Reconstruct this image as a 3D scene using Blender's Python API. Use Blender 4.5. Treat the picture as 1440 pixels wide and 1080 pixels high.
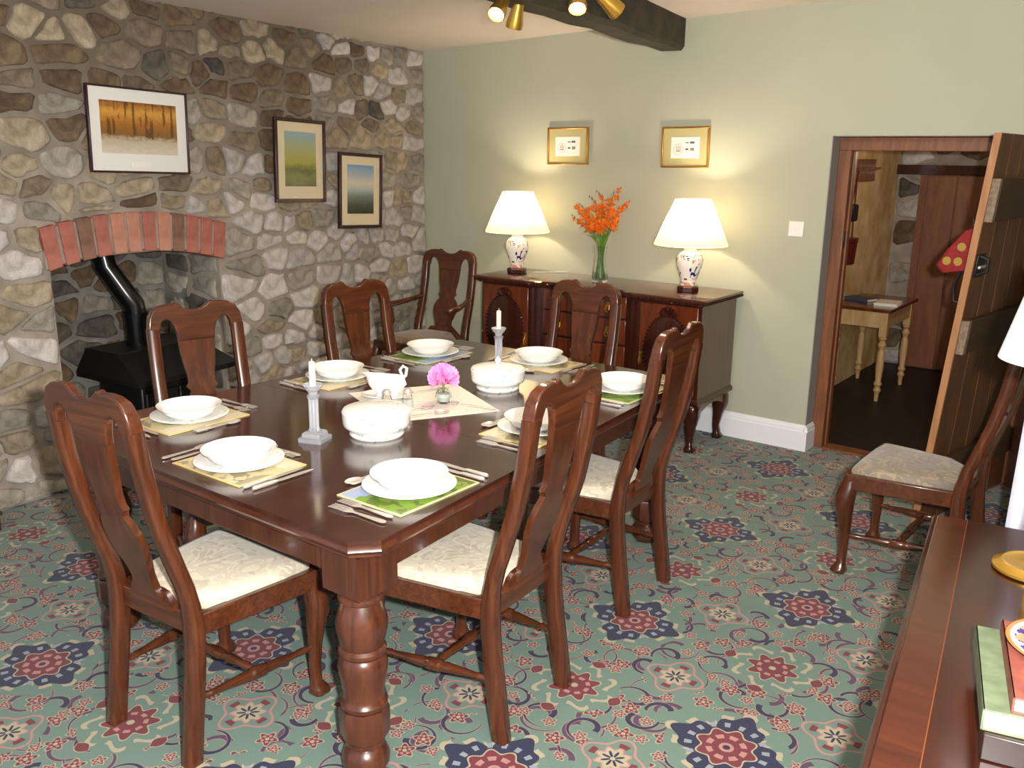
import bpy, math, random
from mathutils import Vector, Matrix
random.seed(7)
R = math.radians
sc = bpy.context.scene
col = sc.collection
for o in list(bpy.data.objects): bpy.data.objects.remove(o)

# ------------------------------------------------------------------ camera
CAM = Vector((4.40, -5.12, 1.69))
yaw, pitch, roll = R(37.2235), R(14.3065), R(0.6967)
fw = Vector((-math.sin(yaw)*math.cos(pitch), math.cos(yaw)*math.cos(pitch), -math.sin(pitch)))
rt = Vector((math.cos(yaw), math.sin(yaw), 0)); up = rt.cross(fw)
rt2 = math.cos(roll)*rt + math.sin(roll)*up; up2 = -math.sin(roll)*rt + math.cos(roll)*up
cd = bpy.data.cameras.new('camera'); cam = bpy.data.objects.new('camera', cd); col.objects.link(cam)
m = Matrix((rt2, up2, -fw)).transposed().to_4x4(); m.translation = CAM; cam.matrix_world = m
cd.sensor_width = 36.0; cd.lens = 1271.16/1440*36.0; cd.clip_start = 0.05
sc.camera = cam

# ------------------------------------------------------------------ world, big lights, exposure
w = bpy.data.worlds.new('world'); sc.world = w; w.use_nodes = True
w.node_tree.nodes['Background'].inputs[0].default_value = (0.80, 0.88, 1.0, 1)
w.node_tree.nodes['Background'].inputs[1].default_value = 0.78
sc.view_settings.view_transform = 'Standard'; sc.view_settings.look = 'None'
sc.view_settings.exposure = 0.0; sc.view_settings.gamma = 1.0; sc.view_settings.use_curve_mapping = False
def lamp(name, kind, loc, energy, color, size=0.05, parent=None, aim=None, **kw):
    d = bpy.data.lights.new(name, kind); d.energy = energy; d.color = color
    if kind == 'AREA':
        d.size = size
    else:
        d.shadow_soft_size = size
    for k, v in kw.items(): setattr(d, k, v)
    o = bpy.data.objects.new(name, d); col.objects.link(o); o.location = loc
    if aim is not None: o.rotation_euler = (Vector(aim)-Vector(loc)).to_track_quat('-Z', 'Y').to_euler()
    if parent: o.parent = parent
    return o
# the camera's own flash, a hand's breadth to the right of the lens
fl = CAM + rt2*0.11 + up2*0.05
lamp('camera_flash', 'SPOT', fl, 650, (1.0, 0.97, 0.93), 0.025, aim=fl+fw*3+up*0.1, spot_size=R(150), spot_blend=0.5)

# ------------------------------------------------------------------ materials
def lin(c):
    return tuple((v/12.92 if v <= 0.04045 else ((v+0.055)/1.055)**2.4) for v in c)
class X:
    """a socket with operators, each one a Math node"""
    nt = None
    def __init__(s, k): s.k = k
    @staticmethod
    def m(op, *a):
        n = X.nt.nodes.new('ShaderNodeMath'); n.operation = op
        for i, v in enumerate(a):
            if isinstance(v, X): X.nt.links.new(v.k, n.inputs[i])
            else: n.inputs[i].default_value = v
        return X(n.outputs[0])
    def __add__(s, o): return X.m('ADD', s, o)
    __radd__ = __add__
    def __sub__(s, o): return X.m('SUBTRACT', s, o)
    def __rsub__(s, o): return X.m('SUBTRACT', o, s)
    def __mul__(s, o): return X.m('MULTIPLY', s, o)
    __rmul__ = __mul__
    def __lt__(s, o): return X.m('LESS_THAN', s, o)
    def __gt__(s, o): return X.m('GREATER_THAN', s, o)
    def cos(s): return X.m('COSINE', s)
    def sin(s): return X.m('SINE', s)
    def abs(s): return X.m('ABSOLUTE', s)
    def fr(s): return s - X.m('ROUND', s)
def hyp(a, b): return X.m('SQRT', a*a + b*b)
def atan2(a, b): return X.m('ARCTAN2', a, b)
class Mat:
    def __init__(s, name, rough=0.6, **kw):
        s.m = bpy.data.materials.new(name); s.m.use_nodes = True; s.nt = s.m.node_tree; X.nt = s.nt
        s.b = s.nt.nodes['Principled BSDF']; s.b.inputs['Roughness'].default_value = rough
        for k, v in kw.items(): s.b.inputs[k].default_value = v
    def node(s, t, **kw):
        n = s.nt.nodes.new('ShaderNode'+t)
        for k, v in kw.items(): setattr(n, k, v)
        return n
    def link(s, a, b): s.nt.links.new(a, b)
    def coord(s, scale=(1, 1, 1), kind='Object', loc=(0, 0, 0)):
        t = s.node('TexCoord'); mp = s.node('Mapping'); mp.inputs['Scale'].default_value = scale; mp.inputs['Location'].default_value = loc
        s.link(t.outputs[kind], mp.inputs[0]); return mp.outputs[0]
    def noise(s, vec, scale, detail=4, dist=0, rough=0.5):
        n = s.node('TexNoise'); s.link(vec, n.inputs['Vector']); n.inputs['Scale'].default_value = scale
        n.inputs['Detail'].default_value = detail; n.inputs['Distortion'].default_value = dist; n.inputs['Roughness'].default_value = rough
        return n.outputs[0]
    def ramp(s, fac, stops, interp='LINEAR'):
        n = s.node('ValToRGB'); s.link(fac, n.inputs[0]); cr = n.color_ramp; cr.interpolation = interp
        while len(cr.elements) < len(stops): cr.elements.new(0.5)
        for e, (p, c) in zip(cr.elements, stops): e.position = p; e.color = (*lin(c), 1)
        return n.outputs[0]
    def rgb(s, c):
        n = s.node('RGB'); n.outputs[0].default_value = (*lin(c), 1); return n.outputs[0]
    def mix(s, fac, a, b, mode='MIX'):
        n = s.node('MixRGB', blend_type=mode)
        for i, v in enumerate((fac, a, b)):
            if isinstance(v, X): v = v.k
            if hasattr(v, 'is_linked') or hasattr(v, 'links'): s.link(v, n.inputs[i])
            elif isinstance(v, tuple): n.inputs[i].default_value = (*lin(v), 1)
            else: n.inputs[i].default_value = v
        return n.outputs[0]
    def base(s, c):
        if isinstance(c, tuple): s.b.inputs['Base Color'].default_value = (*lin(c), 1)
        else: s.link(c, s.b.inputs['Base Color'])
        return s
    def bump(s, h, strength=0.3, dist=0.01):
        n = s.node('Bump'); n.inputs['Strength'].default_value = strength; n.inputs['Distance'].default_value = dist
        s.link(h.k if isinstance(h, X) else h, n.inputs['Height']); s.link(n.outputs[0], s.b.inputs['Normal']); return s
def plain(name, c, rough=0.5, **kw): return Mat(name, rough, **kw).base(c).m
def noisy(name, c1, c2, scale=20, rough=0.6, bump=0.0, detail=5, **kw):
    k = Mat(name, rough, **kw); v = k.coord(); n = k.noise(v, scale, detail)
    k.base(k.ramp(n, [(0.32, c1), (0.68, c2)]))
    if bump: k.bump(n, bump)
    return k.m
def wood(name, c1, c2, rough=0.25, axis='z', freq=14, coat=0.4):
    k = Mat(name, rough); k.b.inputs['Coat Weight'].default_value = coat; k.b.inputs['Coat Roughness'].default_value = 0.12
    s = {'x': (1.2, freq, freq), 'y': (freq, 1.2, freq), 'z': (freq, freq, 1.2)}[axis]
    n = k.noise(k.coord(s), 2.2, 5, 1.2, 0.6)
    k.base(k.ramp(n, [(0.28, c1), (0.5, tuple((a+b)/2 for a, b in zip(c1, c2))), (0.72, c2)]))
    return k.m
MAH1, MAH2 = (0.225, 0.105, 0.055), (0.375, 0.195, 0.10)
M = {}
for ax in 'xyz': M['mah_'+ax] = wood('mahogany_'+ax, MAH1, MAH2, 0.24, ax)
M['tabletop'] = wood('table_top_mahogany', (0.195, 0.10, 0.075), (0.28, 0.145, 0.105), 0.16, 'y', 10, 0.6)
M['leaf'] = wood('table_leaf_mahogany', (0.22, 0.095, 0.06), (0.31, 0.14, 0.085), 0.16, 'x', 10, 0.6)
M['table'] = wood('table_mahogany', (0.22, 0.105, 0.065), (0.36, 0.19, 0.115), 0.3, 'z')
M['table_h'] = wood('table_edge_mahogany', (0.23, 0.11, 0.07), (0.36, 0.185, 0.115), 0.28, 'x')
M['side_top'] = wood('sideboard_top_wood', (0.25, 0.12, 0.075), (0.38, 0.19, 0.11), 0.14, 'x', 8, 0.7)
M['side_front'] = wood('sideboard_front_veneer', (0.30, 0.12, 0.05), (0.47, 0.22, 0.09), 0.22, 'z', 9)
M['side_dark'] = wood('sideboard_dark_wood', (0.17, 0.06, 0.04), (0.27, 0.10, 0.06), 0.22, 'z')
M['side_end'] = wood('sideboard_end_wood', (0.34, 0.26, 0.195), (0.41, 0.32, 0.245), 0.4, 'z')
M['near_top'] = wood('near_chest_top', (0.165, 0.065, 0.042), (0.235, 0.10, 0.06), 0.18, 'y', 9, 0.7)
M['near_band'] = wood('near_chest_crossband', (0.215, 0.09, 0.05), (0.31, 0.14, 0.075), 0.18, 'x', 11, 0.7)
M['inlay'] = plain('boxwood_inlay', (0.46, 0.24, 0.11), 0.25)
M['pine'] = wood('pine', (0.70, 0.54, 0.34), (0.84, 0.70, 0.50), 0.5, 'z', 8, 0.0)
M['oak_y'] = wood('door_frame_wood', (0.40, 0.24, 0.14), (0.58, 0.36, 0.22), 0.5, 'z', 10, 0.1)
M['plank'] = wood('door_plank_wood', (0.30, 0.19, 0.11), (0.46, 0.29, 0.165), 0.45, 'z', 7, 0.1)
M['plank_edge'] = wood('door_edge_wood', (0.56, 0.38, 0.24), (0.68, 0.49, 0.32), 0.5, 'z', 8, 0)
M['ledge'] = wood('door_ledge_wood', (0.22, 0.145, 0.09), (0.31, 0.21, 0.13), 0.5, 'x', 8, 0)
M['ledge_end'] = noisy('ledge_end_grain', (0.42, 0.36, 0.29), (0.55, 0.48, 0.40), 60, 0.8)
M['hall_door'] = wood('hall_door_wood', (0.42, 0.24, 0.14), (0.56, 0.35, 0.21), 0.5, 'z', 6, 0)
M['beam'] = noisy('beam_oak', (0.10, 0.085, 0.065), (0.24, 0.20, 0.14), 9, 0.7, 0.5)
M['black_iron'] = plain('black_iron', (0.085, 0.085, 0.09), 0.42)
M['black_gloss'] = plain('black_enamel_pipe', (0.06, 0.06, 0.065), 0.22)
M['slate'] = noisy('slate', (0.18, 0.18, 0.20), (0.28, 0.28, 0.30), 15, 0.5)
M['white_paint'] = plain('white_gloss_paint', (0.93, 0.93, 0.95), 0.35)
M['porcelain'] = plain('white_porcelain', (0.95, 0.945, 0.93), 0.12)
M['silver'] = plain('silver', (0.90, 0.87, 0.83), 0.25, Metallic=0.6)
M['gold'] = plain('gilt', (0.80, 0.60, 0.30), 0.3, Metallic=0.9)
M['brass'] = plain('brass', (0.86, 0.68, 0.30), 0.26, Metallic=0.85)
M['candle'] = plain('candle_wax', (0.96, 0.93, 0.82), 0.4)
M['pink'] = noisy('pink_petals', (0.90, 0.42, 0.72), (0.98, 0.66, 0.88), 40, 0.6)
M['linen'] = noisy('cream_linen', (0.86, 0.82, 0.77), (0.92, 0.89, 0.85), 90, 0.85, 0.1)
M['curtain'] = plain('white_curtain_cloth', (0.90, 0.90, 0.94), 0.8)
M['frame_dark'] = plain('dark_picture_frame', (0.20, 0.10, 0.10), 0.3)
M['mount_white'] = plain('white_mount_board', (0.91, 0.90, 0.88), 0.7)
M['mount_cream'] = plain('cream_mount_board', (0.86, 0.80, 0.68), 0.7)
M['mount_olive'] = plain('olive_mount_board', (0.72, 0.68, 0.48), 0.7)
M['paper'] = plain('white_paper', (0.93, 0.92, 0.88), 0.7)
M['ink'] = plain('grey_ink', (0.35, 0.36, 0.36), 0.7)
M['red_ink'] = plain('rust_ink', (0.74, 0.52, 0.46), 0.7)
M['olive_ink'] = plain('olive_stamp', (0.50, 0.52, 0.40), 0.7)
M['switch'] = plain('white_plastic', (0.94, 0.94, 0.92), 0.3)
M['leather_red'] = plain('oxblood_leather', (0.34, 0.09, 0.08), 0.35)
M['leather_black'] = plain('black_leather', (0.09, 0.09, 0.09), 0.4)
M['cord'] = plain('lamp_cord', (0.85, 0.84, 0.78), 0.5)
M['book_green'] = noisy('green_book_cloth', (0.33, 0.38, 0.28), (0.42, 0.47, 0.36), 30, 0.7)
M['book_red'] = noisy('red_book_cloth', (0.44, 0.21, 0.18), (0.56, 0.31, 0.26), 25, 0.6)
M['book_brown'] = plain('dark_brown_box', (0.13, 0.07, 0.055), 0.35)
M['book_blue'] = plain('slate_blue_cover', (0.28, 0.31, 0.38), 0.5)
M['pages'] = plain('book_pages', (0.93, 0.91, 0.84), 0.8)
M['stem'] = noisy('green_stem', (0.30, 0.46, 0.12), (0.48, 0.62, 0.20), 30, 0.5)
M['orange'] = noisy('orange_petal', (0.90, 0.34, 0.05), (0.98, 0.55, 0.10), 50, 0.5)
M['bud'] = noisy('rust_bud', (0.55, 0.30, 0.22), (0.66, 0.42, 0.30), 40)
M['salt'] = plain('salt', (0.95, 0.95, 0.94), 0.8)
M['red_cloth'] = noisy('red_felt', (0.45, 0.05, 0.07), (0.56, 0.08, 0.10), 30, 0.8)
M['yellow'] = plain('yellow_applique', (0.62, 0.50, 0.20), 0.8)
def glass(name, tint=(1, 1, 1), rough=0.02):
    k = Mat(name, rough); k.b.inputs['Transmission Weight'].default_value = 1.0; k.b.inputs['IOR'].default_value = 1.45; k.base(tint); return k.m
M['glass'] = glass('clear_glass', (0.97, 0.99, 0.98))
M['crystal'] = glass('cut_crystal', (0.95, 0.96, 1.0), 0.04); M['crystal'].node_tree.nodes['Principled BSDF'].inputs['Transmission Weight'].default_value = 0.72
def emis(name, c, s):
    k = Mat(name); k.base(c); k.b.inputs['Emission Color'].default_value = (*lin(c), 1); k.b.inputs['Emission Strength'].default_value = s; return k.m
M['bulb'] = emis('lit_bulb', (1.0, 0.86, 0.62), 25)
def shade_mat(name, c, trans=0.55):
    k = Mat(name); nt = k.nt
    v = k.coord((1, 1, 1)); sep = k.node('SeparateXYZ'); k.link(v, sep.inputs[0])
    X.nt = nt; a = atan2(X(sep.outputs[1]), X(sep.outputs[0])); st = (a*46.0).cos()*0.5+0.5
    cc = k.mix(st*0.25, c, tuple(v*0.86 for v in c))
    d = k.node('BsdfDiffuse'); t = k.node('BsdfTranslucent'); mx = k.node('MixShader'); mx.inputs[0].default_value = trans
    k.link(cc, d.inputs[0]); k.link(cc, t.inputs[0]); k.link(d.outputs[0], mx.inputs[1]); k.link(t.outputs[0], mx.inputs[2])
    k.link(mx.outputs[0], nt.nodes['Material Output'].inputs[0]); return k.m
M['shade'] = shade_mat('pleated_cream_shade', (0.97, 0.93, 0.82))
M['shade_white'] = shade_mat('white_shade', (0.95, 0.95, 0.97), 0.2)

# painted plaster, ceiling
def plaster(name, c, bump=0.05):
    k = Mat(name, 0.7); v = k.coord(); n = k.noise(v, 3.0, 5); n2 = k.noise(v, 160, 2)
    k.base(k.mix(n, tuple(x*0.97 for x in c), tuple(min(1, x*1.03) for x in c))); k.bump(n2, bump, 0.004); return k.m
M['green'] = plaster('sage_green_paint', (0.70, 0.705, 0.625))
M['reveal'] = plaster('grey_reveal_paint', (0.60, 0.59, 0.57))
M['ceiling'] = plaster('ceiling_paint', (0.90, 0.85, 0.81), 0.15)
M['hall_plaster'] = noisy('yellowed_hall_plaster', (0.74, 0.60, 0.38), (0.90, 0.80, 0.62), 5, 0.8, 0.2)
M['hall_floor'] = noisy('hall_dark_floor', (0.085, 0.06, 0.05), (0.13, 0.09, 0.07), 8, 0.5)
# stone
def stone(name, c1, c2, c3):
    k = Mat(name, 0.85); v = k.coord(); n = k.noise(v, 9, 6, 0.5, 0.65); n2 = k.noise(v, 45, 5, 0.3, 0.7)
    oi = k.node('ObjectInfo')
    a = k.ramp(n, [(0.3, c1), (0.52, c2), (0.75, c3)])
    h = k.node('HueSaturation'); k.link(a, h.inputs['Color'])
    X.nt = k.nt; k.link((X(oi.outputs['Random'])*0.42+0.78).k, h.inputs['Value'])
    k.base(h.outputs[0]); X.nt = k.nt; k.bump((X(n)*0.6+X(n2)*0.4), 0.7, 0.02); return k.m
M['stone_white'] = stone('limewashed_stone', (0.58, 0.55, 0.53), (0.76, 0.73, 0.71), (0.86, 0.84, 0.83))
M['stone_grey'] = stone('grey_stone', (0.44, 0.41, 0.37), (0.62, 0.59, 0.54), (0.74, 0.71, 0.67))
M['stone_buff'] = stone('buff_stone', (0.45, 0.40, 0.32), (0.64, 0.58, 0.49), (0.76, 0.71, 0.64))
M['stone_brown'] = stone('brown_stone', (0.28, 0.215, 0.16), (0.42, 0.345, 0.265), (0.55, 0.48, 0.39))
M['stone_taupe'] = stone('taupe_stone', (0.34, 0.29, 0.235), (0.49, 0.43, 0.36), (0.62, 0.56, 0.49))
M['stone_dark'] = stone('dark_stone', (0.21, 0.20, 0.175), (0.36, 0.335, 0.30), (0.50, 0.47, 0.42))
def mortar():
    k = Mat('stained_lime_mortar', 0.9); v = k.coord(); n = k.noise(v, 7, 5); X.nt = k.nt; s3 = k.node('SeparateXYZ'); k.link(v, s3.inputs[0])
    c = k.ramp(n, [(0.32, (0.52, 0.48, 0.435)), (0.68, (0.66, 0.62, 0.57))]); big = X(k.noise(v, 1.6, 4))
    st = X.m('MULTIPLY_ADD', X(s3.outputs[2])-1.55, 1.5, (big-0.5)*1.6); st.k.node.use_clamp = True
    su = (X(s3.outputs[0])-0.35)*1.2; su.k.node.use_clamp = True
    k.base(k.mix(st*su*0.8, c, (0.37, 0.315, 0.255))); k.bump(n, 0.6); return k.m
M['wall_mortar'] = mortar()
M['mortar'] = noisy('lime_mortar', (0.52, 0.48, 0.435), (0.66, 0.62, 0.57), 7, 0.9, 0.6)
M['soot_mortar'] = noisy('sooty_render', (0.34, 0.33, 0.30), (0.55, 0.54, 0.51), 6, 0.9, 0.5)
def brick(name, c1, c2):
    k = Mat(name, 0.85); v = k.coord(); n = k.noise(v, 14, 5)
    k.base(k.ramp(n, [(0.3, c1), (0.7, c2)])); k.bump(n, 0.3); return k.m
M['brick_a'] = brick('red_brick', (0.60, 0.34, 0.29), (0.71, 0.45, 0.39))
M['brick_b'] = brick('orange_brick', (0.69, 0.45, 0.37), (0.77, 0.55, 0.47))
M['brick_c'] = brick('burnt_brick', (0.42, 0.30, 0.26), (0.58, 0.42, 0.35))
# damask slip seat
def damask(name, c1, c2, c3):
    k = Mat(name, 0.75); k.b.inputs['Sheen Weight'].default_value = 0.3; v = k.coord()
    n = k.noise(v, 7.0, 2, 2.2); X.nt = k.nt
    line = ((X(n)*5.0).fr().abs() < 0.13); blob = X(k.noise(v, 11.0, 2, 1.2)) > 0.56
    c = k.mix(blob*0.55, c1, c2); c = k.mix(line*0.75, c, c3); k.base(c); return k.m
M['damask'] = damask('cream_damask', (0.78, 0.74, 0.66), (0.66, 0.62, 0.54), (0.86, 0.82, 0.72))
M['damask_dull'] = damask('grey_brown_damask', (0.52, 0.47, 0.41), (0.44, 0.41, 0.36), (0.64, 0.57, 0.45))
M['tapestry'] = damask('brown_tapestry', (0.46, 0.36, 0.24), (0.36, 0.28, 0.19), (0.54, 0.45, 0.32))
# porcelain with blue and rust sprays
def imari(name):
    k = Mat(name, 0.12); v = k.coord(); X.nt = k.nt
    n1 = X(k.noise(v, 21, 2, 1.5)); n2 = X(k.noise(v, 27, 2, 0.8)); n3 = X(k.noise(v, 8, 1)); z = k.node('SeparateXYZ'); k.link(v, z.inputs[0]); zz = X(z.outputs[2])
    band = (zz > 0.07)*(zz < 0.22)*(n3 > 0.40)
    c = k.mix((n1 > 0.555)*band, (0.94, 0.92, 0.88), (0.16, 0.12, 0.36))
    c = k.mix((n2 > 0.60)*band, c, (0.80, 0.48, 0.36))
    c = k.mix((zz < 0.058)*(n2 > 0.45), c, (0.85, 0.55, 0.45)); k.base(c); return k.m
M['imari'] = imari('imari_porcelain')
def floral(name):
    k = Mat(name, 0.12); v = k.coord(); X.nt = k.nt
    n = X(k.noise(v, 40, 2, 1.0)); g = X(k.noise(v, 9, 1))
    c = k.mix((n > 0.63)*(g > 0.55), (0.95, 0.945, 0.93), (0.66, 0.80, 0.76)); k.base(c); return k.m
M['floral'] = floral('floral_sprig_porcelain')
# printed place mats: a generic green landscape and a pale print
def mat_print(name, field, sky, path, edge):
    k = Mat(name, 0.3); v = k.coord(); X.nt = k.nt; s = k.node('SeparateXYZ'); k.link(v, s.inputs[0])
    x, y = X(s.outputs[0]), X(s.outputs[1]); n = X(k.noise(v, 18, 3)); n2 = X(k.noise(v, 42, 3))
    c = k.mix((n > 0.52), field, tuple(a*0.75 for a in field)); c = k.mix((n2 > 0.62), c, path)
    c = k.mix((y+n*0.1 > 0.10), c, sky)
    c = k.mix(X.m('MAXIMUM', x.abs() > 0.158, y.abs() > 0.118), c, edge); k.base(c); return k.m
M['mat_green'] = mat_print('green_landscape_print', (0.48, 0.60, 0.22), (0.62, 0.68, 0.80), (0.62, 0.48, 0.34), (0.80, 0.78, 0.60))
M['mat_tan'] = mat_print('pale_cottage_print', (0.82, 0.77, 0.62), (0.88, 0.84, 0.74), (0.55, 0.48, 0.36), (0.86, 0.76, 0.50))
# carpet
def carpet():
    k = Mat('patterned_green_carpet', 0.95); k.b.inputs['Sheen Weight'].default_value = 0.15; X.nt = k.nt
    v = k.coord(); s = k.node('SeparateXYZ'); k.link(v, s.inputs[0]); x, y = X(s.outputs[0]), X(s.outputs[1])
    ox, oy, ax, ay, bx, by = 2.921, -2.394, 0.474, 0.504, -0.589, 0.488; det = ax*by-ay*bx
    mm = (x-ox)*(by/det) - (y-oy)*(bx/det); nn = (y-oy)*(ax/det) - (x-ox)*(ay/det)
    def loc(dm, dn):
        fm, fn = (mm+dm).fr(), (nn+dn).fr(); lx, ly = fm*ax+fn*bx, fm*ay+fn*by
        return hyp(lx, ly), atan2(ly, lx)
    GREEN, NAVY, RED, PINK, CREAM, PLUM = (0.405, 0.505, 0.455), (0.12, 0.125, 0.26), (0.44, 0.15, 0.19), (0.70, 0.50, 0.48), (0.68, 0.64, 0.53), (0.32, 0.215, 0.32)
    rA, tA = loc(0, 0); rB, tB = loc(0.5, 0.5); rC, tC = loc(0.5, 0); rD, tD = loc(0, 0.5)
    free = (rA > 0.185)*(rB > 0.15)*(rC > 0.105)*(rD > 0.105)
    def vor(scale, off, rnd=0.75):
        mp = k.node('Mapping'); mp.inputs['Location'].default_value = off; k.link(v, mp.inputs[0])
        n = k.node('TexVoronoi', voronoi_dimensions='2D', feature='F1'); n.inputs['Scale'].default_value = scale; n.inputs['Randomness'].default_value = rnd
        k.link(mp.outputs[0], n.inputs['Vector'])
        sp = k.node('SeparateXYZ'); k.link(n.outputs['Position'], sp.inputs[0]); sv = k.node('SeparateXYZ'); k.link(mp.outputs[0], sv.inputs[0])
        sc_ = k.node('SeparateColor'); k.link(n.outputs['Color'], sc_.inputs[0])
        lx, ly = X(sv.outputs[0])-X(sp.outputs[0]), X(sv.outputs[1])-X(sp.outputs[1])
        return hyp(lx, ly), atan2(ly, lx), X(sc_.outputs[0]), X(sc_.outputs[1])
    c = k.rgb(GREEN)
    # scrolling tendrils
    for scale, off, r0, colr in ((6.2, (0.3, 0.1, 0), 0.052, PLUM), (6.6, (3.3, 2.1, 0), 0.046, NAVY)):
        r, t, q1, q2 = vor(scale, off)
        a = ((t+q1*6.283)*0.15915).fr()                   # -0.5..0.5 round the curl
        arc = ((r - (a*0.05+r0)).abs() < (0.5-a)*0.011+0.001)*(a > -0.36)
        rim = ((r - (a*0.05+r0)).abs() < (0.5-a)*0.011+0.0045)*(a > -0.36)
        c = k.mix(rim*free*0.4, c, PINK); c = k.mix(arc*free, c, colr)
    # small flowers
    for scale, off, r0 in ((7.4, (1.7, 0.6, 0), 0.024), (9.0, (5.1, 4.4, 0), 0.016)):
        r, t, q1, q2 = vor(scale, off)
        pet = (t*5.0+q1*6.0).cos()*(r0*0.3)+r0
        c = k.mix((r < pet+0.005)*free*0.85, c, CREAM); c = k.mix((r < pet)*free, c, RED)
        c = k.mix(((r-r0*0.62).abs() < 0.0045)*((t*5.0+q1*6.0).cos() > 0)*free, c, PINK); c = k.mix((r < r0*0.28)*free, c, CREAM)
    # outlined rosettes
    for r, t in ((rC, tC), (rD, tD)):
        q = (t*4.0).cos()
        c = k.mix(((r-(q*0.016+0.083)).abs() < 0.0045), c, PINK)
        c = k.mix((r < (t*8.0).cos()*0.008+0.050), c, PINK); c = k.mix((r < (t*8.0).cos()*0.008+0.043), c, CREAM)
        c = k.mix((r < (t*8.0).cos()*0.014+0.022), c, NAVY); c = k.mix((r < 0.008), c, CREAM)
        c = k.mix(((r-0.066).abs() < 0.010)*(q > 0.6), c, RED)
    # cream scroll medallion with red heart
    q8 = (tB*8.0).cos()
    c = k.mix(((rB-(q8*0.017+0.118)).abs() < 0.009)*((tB*8.0+1.2).cos() > -0.72), c, CREAM)
    c = k.mix((rB < q8*0.014+0.078), c, CREAM); c = k.mix((rB < q8*0.014+0.072), c, RED)
    c = k.mix(((rB-0.045).abs() < 0.007)*(q8 > -0.2), c, PINK); c = k.mix((rB < 0.012), c, CREAM)
    c = k.mix(((rB-0.152).abs() < ((tB*4.0).cos()-0.70)*0.075), c, CREAM); c = k.mix(((rB-0.152).abs() < ((tB*4.0).cos()-0.74)*0.075), c, RED)
    # navy star medallion
    st = (tA*4.0).cos()*0.028 + (tA*12.0).cos()*0.012 + 0.142
    c = k.mix((rA < st+0.018)*((tA*16.0).cos() > -0.45), c, CREAM); c = k.mix((rA < st), c, NAVY)
    c = k.mix(((rA-0.112).abs() < 0.011)*((tA*16.0).cos() > 0.35), c, (0.55, 0.58, 0.62))
    c = k.mix((rA < (tA*8.0).cos()*0.010+0.086), c, CREAM); c = k.mix((rA < (tA*8.0).cos()*0.010+0.080), c, RED)
    c = k.mix(((rA-0.052).abs() < 0.009)*((tA*8.0).cos() > -0.3), c, PINK); c = k.mix((rA < 0.022), c, PINK); c = k.mix((rA < 0.011), c, NAVY)
    n = k.noise(v, 260, 2); c = k.mix(0.35, c, k.mix(n, (0.35, 0.35, 0.35), (0.72, 0.72, 0.72)), 'OVERLAY')
    k.base(c); k.bump(n, 0.4, 0.004); return k.m
M['carpet'] = carpet()

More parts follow.
